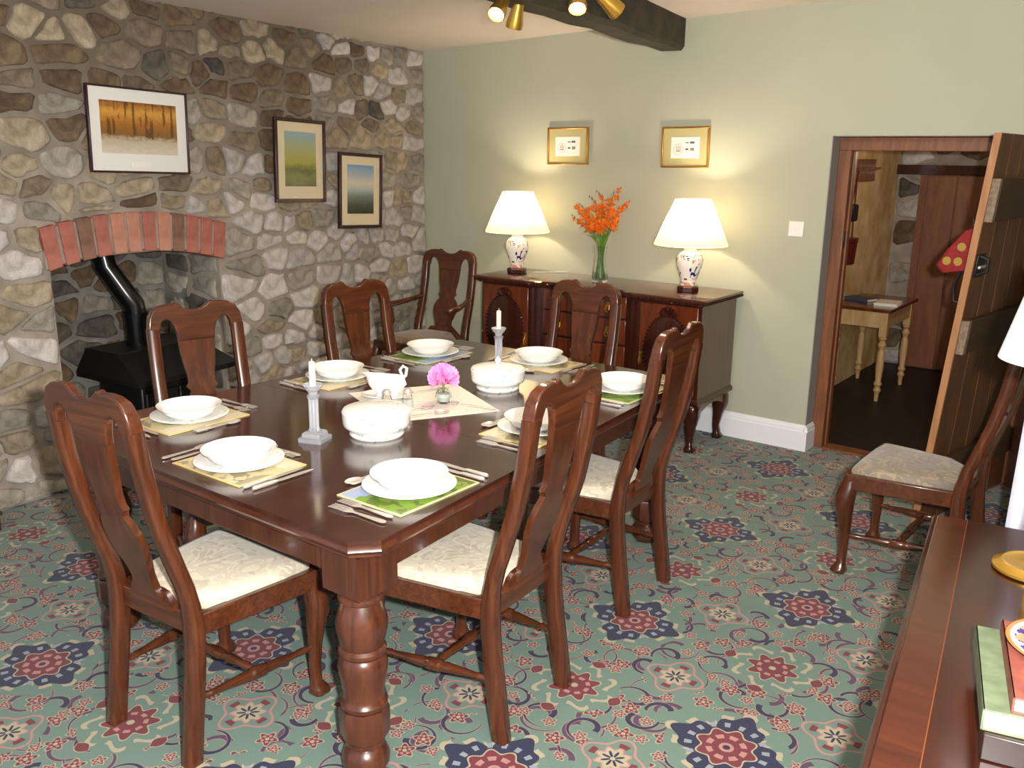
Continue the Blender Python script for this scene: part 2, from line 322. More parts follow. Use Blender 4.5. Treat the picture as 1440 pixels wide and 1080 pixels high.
# ------------------------------------------------------------------ mesh helpers
def rect_ring(cx, cy, hx, hy, c=0.35):
    a, b = hx*(1-c), hy*(1-c)
    return [(cx+p, cy+q) for p, q in ((hx, -b), (hx, b), (a, hy), (-a, hy), (-hx, b), (-hx, -b), (-a, -hy), (a, -hy))]
class MB:
    def __init__(s): s.v = []; s.f = []
    def box(s, x0, x1, y0, y1, z0, z1):
        b = len(s.v); s.v += [(x, y, z) for z in (z0, z1) for y in (y0, y1) for x in (x0, x1)]
        s.f += [tuple(b+i for i in q) for q in ((0, 2, 3, 1), (4, 5, 7, 6), (0, 1, 5, 4), (2, 6, 7, 3), (0, 4, 6, 2), (1, 3, 7, 5))]; return s
    def rings(s, rings, cap0=True, cap1=True, closed=True):
        b = len(s.v); n = len(rings[0])
        for r in rings: s.v += [tuple(p) for p in r]
        for i in range(len(rings)-1):
            for j in range(n if closed else n-1):
                k = (j+1) % n; s.f.append((b+i*n+j, b+i*n+k, b+(i+1)*n+k, b+(i+1)*n+j))
        if cap0: s.f.append(tuple(b+j for j in range(n))[::-1])
        if cap1: s.f.append(tuple(b+(len(rings)-1)*n+j for j in range(n)))
        return s
    def lathe(s, prof, seg=24, c=(0, 0), sx=1, sy=1, cap0=True, cap1=True):
        return s.rings([[(c[0]+r*sx*math.cos(2*math.pi*j/seg), c[1]+r*sy*math.sin(2*math.pi*j/seg), z) for j in range(seg)] for r, z in prof], cap0, cap1)
    def loft(s, secs, c=0.35):          # horizontal slices (cx, cy, z, hx, hy)
        return s.rings([[(p, q, z) for p, q in rect_ring(cx, cy, hx, hy, c)] for cx, cy, z, hx, hy in secs])
    def tube(s, path, rad, seg=8, cap=True):
        P = [Vector(p) for p in path]; rs = rad if isinstance(rad, (list, tuple)) else [rad]*len(P); rings = []; up_ = None
        for i, p in enumerate(P):
            t = (P[min(i+1, len(P)-1)]-P[max(i-1, 0)]).normalized()
            if up_ is None: up_ = t.orthogonal().normalized()
            up_ = (up_-t*up_.dot(t)).normalized(); sd = t.cross(up_)
            rings.append([p+(up_*math.cos(2*math.pi*j/seg)+sd*math.sin(2*math.pi*j/seg))*rs[i] for j in range(seg)])
        return s.rings(rings, cap, cap)
    def prism(s, out, z0, z1, fn=None):  # outline in xy extruded along z; fn maps points
        fn = fn or (lambda x, y, z: (x, y, z))
        return s.rings([[fn(x, y, z0) for x, y in out], [fn(x, y, z1) for x, y in out]])
    def build(s, name, mat, parent=None, sharp=35, bevel=0, loc=None, kind=None, rot=None, seg=2):
        me = bpy.data.meshes.new(name); me.from_pydata(s.v, [], s.f); me.materials.append(mat if not isinstance(mat, str) else M[mat])
        me.polygons.foreach_set('use_smooth', [True]*len(me.polygons)); me.set_sharp_from_angle(angle=R(sharp)); me.update()
        o = bpy.data.objects.new(name, me); col.objects.link(o)
        if parent: o.parent = parent
        if loc: o.location = loc
        if rot: o.rotation_euler = rot
        if kind: o['kind'] = kind
        if bevel:
            b = o.modifiers.new('bevel', 'BEVEL'); b.width = bevel; b.segments = seg; b.limit_method = 'ANGLE'; b.angle_limit = R(40)
        return o
def tag(o, label, cat, group=None):
    o['label'] = label; o['category'] = cat
    if group: o['group'] = group
    return o
def thing(name, label, cat, loc=(0, 0, 0), rz=0, group=None):
    o = bpy.data.objects.new(name, None); col.objects.link(o); o.location = loc; o.rotation_euler = (0, 0, rz); o.empty_display_size = 0.1
    return tag(o, label, cat, group)
def copy_tree(o, parent=None):
    c = o.copy(); col.objects.link(c); c.parent = parent
    for ch in list(o.children): copy_tree(ch, c)
    return c
def box(name, mat, b, parent=None, bevel=0.0, **kw): return MB().box(*b).build(name, mat, parent, bevel=bevel, **kw)

# ------------------------------------------------------------------ room shell
def ceil_z(x, y): return 2.40+0.033*(x+0.34)-0.012*y*0.6
fl_ = MB(); fl_.box(-1.2, 5.4, -6.2, 0.16, -0.05, 0.0); fl_.build('floor', 'carpet', kind='structure')
cb = MB(); cs = [(-1.0, 0.3), (5.4, 0.3), (5.4, -6.2), (-1.0, -6.2)]
cb.v = [(x, y, ceil_z(x, y)) for x, y in cs]+[(x, y, ceil_z(x, y)+0.1) for x, y in cs]
cb.f = [(0, 1, 2, 3), (7, 6, 5, 4), (0, 4, 5, 1), (1, 5, 6, 2), (2, 6, 7, 3), (3, 7, 4, 0)]
cb.build('ceiling', 'ceiling', kind='structure')
DX0, DX1, DZ = 2.685, 3.80, 1.805      # doorway in the back wall
wb = MB(); wb.box(-0.9, DX0, 0, 0.20, 0, 2.62); wb.box(DX1, 5.3, 0, 0.20, 0, 2.62); wb.box(DX0, DX1, 0, 0.20, DZ, 2.62)
wall_back = wb.build('wall_back', 'green', kind='structure')
# grey painted reveals of the doorway, part of the wall
rv = MB(); rv.box(DX0, DX0+0.004, 0.003, 0.15, 0, DZ); rv.box(DX0, DX1, 0.003, 0.15, DZ-0.004, DZ); rv.build('reveal', 'reveal', wall_back)
# skirting: board with moulded top, returning into the doorway
def skirting(name, x0, x1, ret=False):
    prof = [(0, 0), (-0.022, 0), (-0.022, 0.115), (-0.017, 0.122), (-0.017, 0.135), (-0.006, 0.152), (0, 0.155)]
    b = MB(); b.rings([[(x, y, z) for y, z in prof] for x in (x0, x1)])
    if ret: b.rings([[(x1-y-0.022*0, yy, z) for y, z in prof] for yy in (0.0, 0.15)]); b.box(x1, x1+0.022, -0.022, 0.0, 0, 0.115)
    return b.build(name, 'white_paint', kind='structure')
skirting('baseboard_back', 2.0, DX0, True); 
# right wall, skewed like the left one
wr = MB(); p0, p1 = Vector((4.13, 0.0)), Vector((4.84, -6.2)); nrm = Vector((1, 0.11)).normalized()*0.15
wr.prism([(p0.x, p0.y), (p1.x, p1.y), (p1.x+nrm.x, p1.y+nrm.y), (p0.x+nrm.x, p0.y+nrm.y)], 0, 2.66); wr.build('wall_right', 'green', kind='structure')

# ------------------------------------------------------------------ left stone wall
ang = math.atan2(-0.9945, 0.1044)
OU0, OU1, OZ, OD = 1.985, 3.015, 1.10, 0.5     # fireplace opening along the wall, height, depth
b = MB()
b.box(-0.05, OU0, -0.30, 0, 0, 2.62); b.box(OU1, 5.6, -0.30, 0, 0, 2.62); b.box(OU0, OU1, -0.30, 0, OZ+0.06, 2.62)
wall_left = b.build('wall_left', 'wall_mortar', kind='structure', loc=(-0.34, 0, 0), rot=(0, 0, ang))
b = MB(); b.box(OU0-0.1, OU1+0.1, -OD-0.1, -OD, 0, 1.7); b.box(OU0-0.1, OU0, -OD, -0.30, 0, 1.7); b.box(OU1, OU1+0.1, -OD, -0.30, 0, 1.7); b.box(OU0-0.1, OU1+0.1, -OD-0.1, -0.30, 1.7, 1.75)
b.build('fireplace_recess', 'soot_mortar', wall_left)
# Voronoi stones, clipped cell by cell
def clip(poly, nx, ny, d):
    out = []
    for i in range(len(poly)):
        a, c = poly[i], poly[(i+1) % len(poly)]; da, dc = a[0]*nx+a[1]*ny-d, c[0]*nx+c[1]*ny-d
        if da <= 0: out.append(a)
        if (da < 0 < dc) or (dc < 0 < da): t = da/(da-dc); out.append((a[0]+(c[0]-a[0])*t, a[1]+(c[1]-a[1])*t))
    return out
def cells(pts, bounds, asp=1.45):
    x0, x1, y0, y1 = bounds; P = [(p[0], p[1]*asp) for p in pts]; res = []
    for i, p in enumerate(P):
        poly = [(x0, y0*asp), (x1, y0*asp), (x1, y1*asp), (x0, y1*asp)]
        for j, q in enumerate(P):
            if i == j: continue
            dx, dy = q[0]-p[0], q[1]-p[1]
            if dx*dx+dy*dy > 0.5: continue
            poly = clip(poly, dx, dy, (q[0]**2+q[1]**2-p[0]**2-p[1]**2)/2)
            if len(poly) < 3: break
        res.append([(a, c/asp) for a, c in poly])
    return res
def area_c(p):
    A = cx = cy = 0
    for i in range(len(p)):
        a, c = p[i], p[(i+1) % len(p)]; k = a[0]*c[1]-c[0]*a[1]; A += k; cx += (a[0]+c[0])*k; cy += (a[1]+c[1])*k
    return abs(A)/2, (cx/(3*A), cy/(3*A)) if abs(A) > 1e-9 else p[0]
def stone_mesh(poly, c, gap, h, rnd):
    # pull in by the joint, cut the corners, roughen, dome
    pts = []
    n = len(poly)
    for i in range(n):
        a, d = Vector(poly[i]), Vector(poly[(i+1) % n])
        pts += [a*0.88+d*0.12, a*0.5+d*0.5, a*0.12+d*0.88] if (d-a).length > 0.06 else [a*0.5+d*0.5]
    cc = Vector(c); q = []
    for p in pts:
        d = p-cc; L = max(d.length, 1e-4); q.append(d*(max(L-gap*rnd.uniform(0.0, 1.9)-L*rnd.uniform(0, 0.07), L*0.55)/L))
    n = len(q); q = [q[i]*0.84+(q[i-1]+q[(i+1) % n])*0.08 for i in range(n)]
    tx, ty = rnd.uniform(-0.05, 0.05), rnd.uniform(-0.05, 0.05)
    b = MB(); rings = []
    for sc_, hh in ((1.0, -0.02), (0.985, h*0.45), (0.88, h*0.85), (0.5, h)):
        rings.append([(p.x*sc_, hh+(p.x*tx+p.y*ty if hh > 0 else 0)+(rnd.uniform(-0.12, 0.12)*h if hh > 0 else 0), p.y*sc_) for p in q])
    b.rings([r[::-1] for r in rings], False, True); return b
rnd = random.Random(11)
def seed_points(x0, x1, y0, y1, size, skip=None):
    pts = []; y = y0
    while y < y1:
        row = rnd.uniform(0.75, 1.25); x = x0+rnd.uniform(0, 0.1)
        while x < x1:
            s_ = size(x, y)*rnd.choice((0.55, 0.75, 0.95, 1.0, 1.2, 1.5, 1.75))*rnd.uniform(0.85, 1.15); px, py = x+s_/2, y+size(x, y)*0.33*rnd.uniform(0.25, 1.75)
            if not (skip and skip(px, py)): pts.append((px, py))
            x += s_
        y += size((x0+x1)/2, y)*0.66*row
    return pts
def wall_size(u, z): return 0.155+0.040*min(1, max(0, (u-0.9)/1.6))
AR = lambda u, z: OU0-0.03 < u < OU1+0.03 and z < 1.36
ATOP = lambda u: 1.285+0.075*math.sin(math.pi*min(1, max(0, (u-OU0)/(OU1-OU0))))**0.8+0.035*(u-OU0)/(OU1-OU0)
pts = seed_points(0.0, 3.95, 0.0, 2.56, wall_size, AR)
# guard seeds keep the joints off the opening and the brick arch
guard = []
allp = pts+guard; B_ = (0.0, 3.95, 0.0, 2.53)
for it in range(0):
    cl = cells(allp, B_); allp = [area_c(c)[1] if (i < len(pts) and len(c) > 2) else allp[i] for i, c in enumerate(cl)]
cl = cells(allp, B_); n_st = 0
for i in range(len(pts)):
    u, z = allp[i]
    if z < 1.36 and len(cl[i]) > 2:
        if u <= OU0: cl[i] = clip(cl[i], 1, 0, OU0+0.004 if z < 1.06 else OU0-0.03)
        elif u >= OU1: cl[i] = clip(cl[i], -1, 0, -(OU1-0.004 if z < 1.09 else OU1+0.03))
    elif len(cl[i]) > 2 and OU0-0.06 < u < OU1+0.06: cl[i] = clip(cl[i], 0, -1, -(ATOP(u)+0.012))
for i in range(len(pts)):
    if len(cl[i]) < 3: continue
    A, c = area_c(cl[i])
    if A < 0.004: continue
    u, z = c; k = rnd.random()
    # limewash survives low down and towards the corner; bare dark stone up by the ceiling
    dark = min(1.0, max(0.0, (z-1.35)/0.7))*min(1.0, max(0.0, (u-0.35)/0.9))
    if k < dark*0.95: mt = rnd.choice(['stone_brown', 'stone_brown', 'stone_taupe', 'stone_taupe', 'stone_dark', 'stone_buff'])
    else: mt = rnd.choice(['stone_white', 'stone_white', 'stone_white', 'stone_grey', 'stone_buff']) if u < 1.9 else rnd.choice(['stone_white', 'stone_grey', 'stone_buff', 'stone_buff', 'stone_grey'])
    stone_mesh(cl[i], c, rnd.uniform(0.007, 0.014), rnd.uniform(0.016, 0.034), rnd).build('stone', mt, wall_left, sharp=60, loc=(u, 0, z)); n_st += 1
print('stones', n_st)
# the stretch of wall nearer than the view, joined
far_b = MB(); rn2 = rnd.getstate(); rnd.seed(77)
for pl in cells(seed_points(3.95, 5.5, 0.0, 2.56, lambda u, z: 0.19), (3.95, 5.5, 0.0, 2.53)):
    if len(pl) < 3: continue
    A, c = area_c(pl)
    if A < 0.004: continue
    b = stone_mesh(pl, c, 0.011, 0.026, rnd); k0 = len(far_b.v); far_b.v += [(x+c[0], y, z+c[1]) for x, y, z in b.v]; far_b.f += [tuple(k0+i for i in f) for f in b.f]
far_b.build('rubble_stones', 'stone_grey', wall_left, sharp=60, kind='stuff'); rnd.setstate(rn2)
# recess: stones on the back and the far jamb
pts2 = seed_points(OU0, OU1, 0.0, 1.6, lambda u, z: 0.20)
for pl, c in [(p, area_c(p)[1]) for p in cells(pts2, (OU0, OU1, 0.0, 1.6)) if len(p) > 2 and area_c(p)[0] > 0.006]:
    stone_mesh(pl, c, 0.012, rnd.uniform(0.015, 0.04), rnd).build('stone', rnd.choice(['stone_dark', 'stone_brown', 'stone_grey', 'stone_dark']), wall_left, sharp=60, loc=(c[0], -OD, c[1]))
pts3 = seed_points(0.0, OD, 0.0, 1.1, lambda u, z: 0.22)
for pl, c in [(p, area_c(p)[1]) for p in cells(pts3, (0.01, OD, 0.0, 1.1)) if len(p) > 2 and area_c(p)[0] > 0.01]:
    stone_mesh(pl, c, 0.018, 0.012, rnd).build('stone', rnd.choice(['stone_grey', 'stone_grey', 'stone_dark']), wall_left, sharp=60, loc=(OU0, -c[0], c[1]), rot=(0, 0, R(-90)))
# brick arch
NB = 12
for i in range(NB):
    t0, t1 = i/NB, (i+1)/NB; ev = lambda t, top: (OU0-0.025+(OU1-OU0+0.05)*t+(0.03*(t-0.5)*2 if top else 0), (1.075+0.075*math.sin(math.pi*t)**0.8+0.035*t)+(0.205 if top else 0))
    g = 0.105/NB
    q = [ev(t0+g, 0), ev(t1-g, 0), ev(t1-g, 1), ev(t0+g, 1)]; cu, cz = sum(a for a, _ in q)/4, sum(c for _, c in q)/4
    b = MB(); b.rings([[(a-cu, yy, c-cz) for a, c in q] for yy in (0.030+rnd.uniform(-0.004, 0.004), -0.11)])
    b.build('brick', ['brick_a', 'brick_a', 'brick_c', 'brick_a', 'brick_b', 'brick_b', 'brick_a', 'brick_b', 'brick_c', 'brick_a', 'brick_a', 'brick_a'][NB-1-i], wall_left, bevel=0.004, loc=(cu, 0, cz))
b = MB(); n_ = 16
b.rings([[(OU0-0.03+(OU1-OU0+0.06)*t, yy, 1.075+0.075*math.sin(math.pi*min(1, max(0, t)))**0.8+0.035*t+dz) for t, dz in [(j/n_, 0.012) for j in range(n_+1)]+[(1-j/n_, 0.195) for j in range(n_+1)]] for yy in (0.018, -0.29)])
b.build('arch_mortar', 'wall_mortar', wall_left)

# ------------------------------------------------------------------ ceiling beam with spotlights
bd = Vector((0.15, -1.0, 0)).normalized()
bm_ = MB(); rr = random.Random(3); rings = []
for i in range(15):
    t = i/14*3.6; cx, cy = 1.655+bd.x*t+0.02, -0.003+bd.y*t; hw = 0.088+0.012*t/1.8; zt = 2.60; zb = 2.30+rr.uniform(-0.008, 0.008)
    rings.append([(cx-hw+rr.uniform(-.006, .006), cy, zb+0.02), (cx-hw+0.02, cy, zb), (cx+hw-0.02, cy, zb-0.004), (cx+hw+rr.uniform(-.006, .006), cy, zb+0.02), (cx+hw, cy, zt), (cx-hw, cy, zt)])
bm_.rings([r[::-1] for r in rings])
tag(bm_.build('ceiling_beam', 'beam', sharp=30), 'dark rough-hewn oak beam running under the ceiling', 'beam')
def spot(loc, aim, anchor, label):
    t = thing('spotlight', label, 'spotlight', loc, 0, 'brass spotlights fixed to the beam')
    d = (Vector(aim)-Vector(loc)).normalized(); q = d.to_track_quat('-Z', 'Y').to_euler()
    MB().lathe([(0.012, 0.075), (0.024, 0.07), (0.028, 0.03), (0.036, -0.01), (0.036, -0.03), (0.033, -0.03), (0.030, 0.0)], 16, cap1=False).build('can', 'brass', t, rot=q)
    MB().lathe([(0.029, -0.012), (0.024, -0.026), (0.006, -0.034)], 14).build('bulb', 'bulb', t, rot=q)
    a = Vector(anchor)-Vector(loc); MB().tube([a, a*0.5+Vector((0, 0, 0.02)), -d*0.06], 0.008, 6).build('arm', 'brass', t)
    lamp('spot_beam', 'SPOT', (d*0.05), 26, (1.0, 0.80, 0.55), 0.03, parent=t, spot_size=R(110), spot_blend=0.8).rotation_euler = q
spot((2.00, -2.08, 2.245), (2.3, -3.4, 1.0), (2.02, -2.06, 2.31), 'brass spotlight under the beam turned towards the dining table')
spot((1.925, -1.87, 2.235), (1.3, -1.6, 0.6), (1.98, -1.88, 2.31), 'brass spotlight under the beam turned towards the stone wall')
spot((2.325, -2.00, 2.255), (2.9, -2.9, 0.8), (2.13, -1.98, 2.33), 'brass spotlight on a side arm of the beam, turned down')
spot((2.405, -1.87, 2.25), (3.1, -0.6, 1.3), (2.12, -1.80, 2.33), 'brass spotlight on a side arm of the beam, turned to the doorway')

# ------------------------------------------------------------------ doorway: frame, door leaf, hall beyond
fr = MB(); fr.box(DX0+0.004, DX0+0.072, 0.12, 0.20, 0, DZ-0.006); fr.box(DX1-0.075, DX1, 0.12, 0.20, 0, DZ-0.006); fr.box(DX0+0.004, DX1, 0.115, 0.195, DZ-0.078, DZ-0.006)
fr.box(DX0+0.072, DX0+0.085, 0.155, 0.20, 0, DZ-0.078)
door_frame = fr.build('door_1', 'oak_y', kind='structure', bevel=0.004)
box('strike_plate', 'black_iron', (DX0+0.068, DX0+0.078, 0.125, 0.145, 1.19, 1.29), door_frame, 0.002)
box('threshold', 'oak_y', (DX0+0.08, DX1-0.08, 0.10, 0.20, 0.0, 0.014), door_frame)
hx, hy = 3.715, 0.10; ex, ey = 3.585, -0.83
door = thing('plank_door', 'open ledged plank door with iron thumb latch, swung into the room', 'door', (hx, hy, 0.012), math.atan2(ey-hy, ex-hx))
LW = math.hypot(ex-hx, ey-hy); LH = 1.785; lean = 0.075
def leanx(o):
    for v in o.data.vertices: v.co.y += lean*(v.co.z-1.0)*(v.co.x/LW)
    return o
n_p = 5
for i in range(n_p):
    a0, a1 = 0.005+(LW-0.017)*i/n_p, 0.005+(LW-0.017)*(i+1)/n_p-0.005
    leanx(MB().box(a0, a1, -0.014, 0.014, 0, LH).build('plank', 'plank', door, bevel=0.004))
leanx(MB().box(LW-0.016, LW-0.004, -0.015, 0.015, 0, LH).build('lipping', 'plank_edge', door))
for z0, z1 in ((0.20, 0.33), (0.84, 0.99), (1.42, 1.60)):
    l_ = leanx(MB().box(0.03, LW-0.05, 0.014, 0.045, z0, z1).build('ledge', 'ledge', door, bevel=0.004))
    leanx(MB().box(LW-0.05, LW-0.02, 0.014, 0.046, z0, z1).build('end_grain', 'ledge_end', l_))
lt = leanx(MB().box(LW-0.13, LW-0.03, 0.015, 0.022, 1.18, 1.28).build('latch', 'black_iron', door, bevel=0.003))
leanx(MB().tube([(LW-0.06, 0.022, 1.27), (LW-0.06, 0.055, 1.26), (LW-0.06, 0.06, 1.21), (LW-0.06, 0.022, 1.19)], 0.008, 6).build('latch_handle', 'black_iron', lt))
leanx(MB().tube([(LW-0.16, 0.026, 1.225), (LW-0.04, 0.03, 1.225)], 0.007, 6).build('latch_bar', 'silver', lt))
hk = leanx(MB().tube([(0.74, -0.014, 1.40), (0.74, -0.05, 1.395), (0.74, -0.075, 1.40), (0.74, -0.08, 1.42)], 0.006, 6).build('coat_hook', 'black_iron', door))
# hall shell
HX0 = 2.31; HY = 2.82
h = MB().box(HX0-0.1, 4.6, 0.16, HY+0.1, -0.06, -0.002); h.build('floor_hall', 'hall_floor', kind='structure')
box('ceiling_hall', 'hall_plaster', (HX0-0.1, 4.6, 0.20, HY+0.1, 2.1, 2.2), kind='structure')
whl = box('wall_hall_left', 'hall_plaster', (HX0-0.1, HX0, 0.20, HY+0.1, 0, 2.1), kind='structure')
whr = box('wall_hall_right', 'hall_plaster', (4.5, 4.6, 0.20, HY+0.1, 0, 2.1), kind='structure')
whb = box('wall_hall_back', 'mortar', (HX0, 4.5, HY, HY+0.1, 0, 2.1), kind='structure')
pts4 = seed_points(0, 1.2, 0, 2.1, lambda u, z: 0.24)
for pl, c in [(p, area_c(p)[1]) for p in cells(pts4, (0, 1.2, 0, 2.1)) if len(p) > 2 and area_c(p)[0] > 0.008]:
    if c[0] > 0.2 and c[1] < 1.66: continue
    stone_mesh([(-p[0], p[1]) for p in pl][::-1], (-c[0], c[1]), 0.012, 0.022, rnd).build('stone', rnd.choice(['stone_grey', 'stone_brown', 'stone_dark', 'stone_white']), whb, sharp=60, loc=(HX0+c[0], HY, c[1]), rot=(0, 0, math.pi))
hd = MB().box(2.49, 3.45, HY-0.035, HY, 0.0, 1.565).build('door_2', 'hall_door', kind='structure')
for i in range(4): box('plank', 'hall_door', (2.55+i*0.225, 2.55+i*0.225+0.215, HY-0.055, HY-0.035, 0.01, 1.56), hd, 0.004)
box('trim_1', 'side_dark', (2.20+0.11, 3.6, HY-0.07, HY, 1.565, 1.64), kind='structure', bevel=0.004)
# pine hall table with turned legs
ht = thing('hall_table', 'small pine table with turned legs in the hall', 'table', (2.535, 1.76, 0))
box('tabletop', 'side_front', (-0.215, 0.205, -0.37, 0.36, 0.645, 0.668), ht, 0.004)
fr_ = MB(); fr_.box(-0.18, 0.17, -0.335, -0.315, 0.53, 0.645); fr_.box(-0.18, 0.17, 0.305, 0.325, 0.53, 0.645); fr_.box(-0.185, -0.165, -0.33, 0.32, 0.53, 0.645); fr_.box(0.155, 0.175, -0.33, 0.32, 0.53, 0.645)
fr_.build('apron', 'pine', ht)
for sx in (-0.165, 0.155):
    for sy in (-0.315, 0.305):
        l_ = MB().loft([(0, 0, 0.645, 0.026, 0.026), (0, 0, 0.47, 0.026, 0.026)], 0.05)
        l_.lathe([(0.02, 0.47), (0.03, 0.455), (0.018, 0.44), (0.031, 0.41), (0.018, 0.375), (0.026, 0.35), (0.028, 0.25), (0.02, 0.15), (0.030, 0.125), (0.018, 0.105), (0.028, 0.08), (0.017, 0.06), (0.014, 0.0)][::-1], 14)
        l_.build('leg', 'pine', ht, loc=(sx, sy, 0))
def book(name, label, loc, rz, size, cover, group=None):
    w_, d_, h_ = size; t = thing(name, label, 'book', loc, rz, group); c = MB()
    c.box(-w_/2, w_/2, -d_/2, d_/2, 0, 0.003); c.box(-w_/2, w_/2, -d_/2, d_/2, h_-0.003, h_); c.box(-w_/2, -w_/2+0.004, -d_/2, d_/2, 0, h_)
    c.build('cover', cover, t, bevel=0.001); box('pages', 'pages', (-w_/2+0.004, w_/2-0.005, -d_/2+0.005, d_/2-0.005, 0.003, h_-0.003), t); return t
book('hall_book', 'dark slate-coloured book lying on the pine hall table', (2.43, 1.74, 0.668), R(70), (0.13, 0.2, 0.022), 'book_blue')
book('hall_notebook', 'white-covered book lying on the pine hall table', (2.645, 1.66, 0.668), R(5), (0.16, 0.21, 0.02), 'paper')
# peg rack and the things on it
rk = thing('peg_rack', 'small wooden peg rack on the hall wall', 'rack', (HX0, 1.85, 1.60))
box('board', 'oak_y', (0, 0.02, -0.27, 0.25, -0.08, 0.08), rk, 0.003)
for yy in (-0.2, -0.1, 0.0, 0.1, 0.2): MB().tube([(0.02, yy, 0.0), (0.07, yy, 0.02)], 0.008, 6).build('peg', 'oak_y', rk)
cs_ = thing('binocular_case', 'dark red leather case hanging on a long strap from the peg rack', 'case', (HX0+0.0, 1.50, 0.95))
MB().loft([(0.055, 0, 0, 0.045, 0.085), (0.055, 0, 0.15, 0.052, 0.095), (0.055, 0, 0.155, 0.056, 0.1), (0.055, 0, 0.185, 0.056, 0.1)], 0.5).build('body', 'leather_red', cs_)
for s_ in (-1, 1): MB().tube([(0.055, s_*0.075, 0.17), (0.06, s_*0.05, 0.35), (0.04, 0.11, 0.60), (0.035, 0.15, 0.655)], 0.006, 5).build('strap', 'leather_red', cs_)
MB().box(0.025, 0.085, -0.055, 0.075, 0.30, 0.42).build('pouch', 'leather_black', cs_, bevel=0.012)
# red patterned bag on the door's hall side
bg = thing('red_bag', 'red felt bag with yellow motifs hanging behind the door edge', 'bag', (3.535, -0.62, 1.20)); bg.scale = (0.78, 0.78, 0.82)
MB().rings([[(x*s_-0.0, y, z) for x, z in ((-0.14, 0.02), (-0.10, -0.02), (0.02, 0.0), (0.10, 0.10), (0.06, 0.24), (0.0, 0.22), (-0.09, 0.11))] for y, s_ in ((-0.03, 0.9), (-0.015, 1), (0.015, 1), (0.03, 0.9))]).build('pouch', 'red_cloth', bg, bevel=0.006)
for px, pz in ((-0.01, 0.13), (-0.02, 0.05), (-0.08, 0.05)): MB().lathe([(0.02, 0), (0.024, 0.004), (0.010, 0.005)], 10).build('motif', 'yellow', bg, loc=(px, -0.03, pz), rot=(R(90), 0, 0))
MB().tube([(0.03, 0, 0.20), (0.035, 0.0, 0.25)], 0.008, 6).build('hanging_loop', 'leather_black', bg)
MB().tube([(0.0, 0, 0.0), (-0.03, 0, -0.08), (-0.02, 0, -0.17), (0.03, 0, -0.19), (0.05, 0, -0.1), (0.05, 0, 0.0)], 0.009, 6).build('strap', 'leather_black', bg)
# pendant added out of view above the door head to brighten the hall
hp = thing('hall_fill_pendant', 'small bare-bulb pendant added out of view to brighten the hall', 'lamp', (3.25, 1.45, 1.86))
MB().tube([(0, 0, 0.05), (0, 0, 0.24)], 0.004, 6).build('flex', 'cord', hp); MB().lathe([(0.016, 0.0), (0.02, 0.01), (0.02, 0.05), (0.006, 0.055)], 12).build('lamp_holder', 'switch', hp)
MB().lathe([(0.0, -0.09), (0.02, -0.082), (0.03, -0.055), (0.022, -0.02), (0.013, 0.0)], 14).build('bulb', 'bulb', hp)
lamp('hall_fill_light', 'POINT', (0, 0, -0.15), 7, (1.0, 0.84, 0.62), 0.04, parent=hp)
# light switch
sw = thing('light_switch', 'white plastic light switch on the sage green wall', 'switch', (2.53, -0.001, 1.293))
box('plate', 'switch', (-0.043, 0.043, -0.009, 0.0, -0.043, 0.043), sw, 0.003); box('rocker', 'switch', (-0.006, 0.006, -0.014, -0.009, -0.012, 0.012), sw, 0.001)

# ------------------------------------------------------------------ pictures
def picture(name, label, corners_w, normal, frame_w, frame_mat, mount_mat, mount_w, art_mat, parent_frame=None, depth=0.022):
    """corners TL, TR, BR, BL in the world; built as its own object hung on the wall"""
    P = [Vector(c) for c in corners_w]; ctr = sum(P, Vector())/4; n = Vector(normal).normalized()
    xx = ((P[1]-P[0])+(P[2]-P[3])).normalized(); zz = ((P[0]-P[3])+(P[1]-P[2])); zz = (zz-zz.dot(xx)*xx).normalized()
    W = ((P[1]-P[0]).length+(P[2]-P[3]).length)/2; Hh = ((P[0]-P[3]).length+(P[1]-P[2]).length)/2
    yy = zz.cross(xx)                                # points into the wall
    t = thing(name, label, 'picture'); t.matrix_world = Matrix(((xx.x, yy.x, zz.x, ctr.x), (xx.y, yy.y, zz.y, ctr.y), (xx.z, yy.z, zz.z, ctr.z), (0, 0, 0, 1)))
    a, c, f = W/2, Hh/2, frame_w
    fm = MB(); fm.box(-a, a, -depth, 0, c-f, c); fm.box(-a, a, -depth, 0, -c, -c+f); fm.box(-a, -a+f, -depth, 0, -c+f, c-f); fm.box(a-f, a, -depth, 0, -c+f, c-f)
    fm.build('frame', frame_mat, t, bevel=0.003); box('mount', mount_mat, (-a+f, a-f, -depth*0.5, -depth*0.2, -c+f, c-f), t)
    box('print', art_mat, (-a+f+mount_w[0], a-f-mount_w[0], -depth*0.5-0.002, -depth*0.5, -c+f+mount_w[1], c-f-mount_w[2]), t)
    return t, a, c
def art(name, stops, tree=None, nscale=14, warp=0.25):
    k = Mat(name, 0.3); v = k.coord(kind='Generated'); X.nt = k.nt; s = k.node('SeparateXYZ'); k.link(v, s.inputs[0])
    n = X(k.noise(v, nscale, 5, 0.6)); z = X(s.outputs[2])+(n-0.5)*warp; c = k.ramp(z.k, stops)
    if tree:
        mp = k.coord((20, 1, 1.2), 'Generated'); t = X(k.noise(mp, 1.0, 4)); zz = X(s.outputs[2])+(X(k.noise(v, 5, 3))-0.5)*0.5
        c = k.mix((t > 0.57)*(zz > tree[0]+0.0)*0.75, c, tree[1])
    k.base(c); return k.m
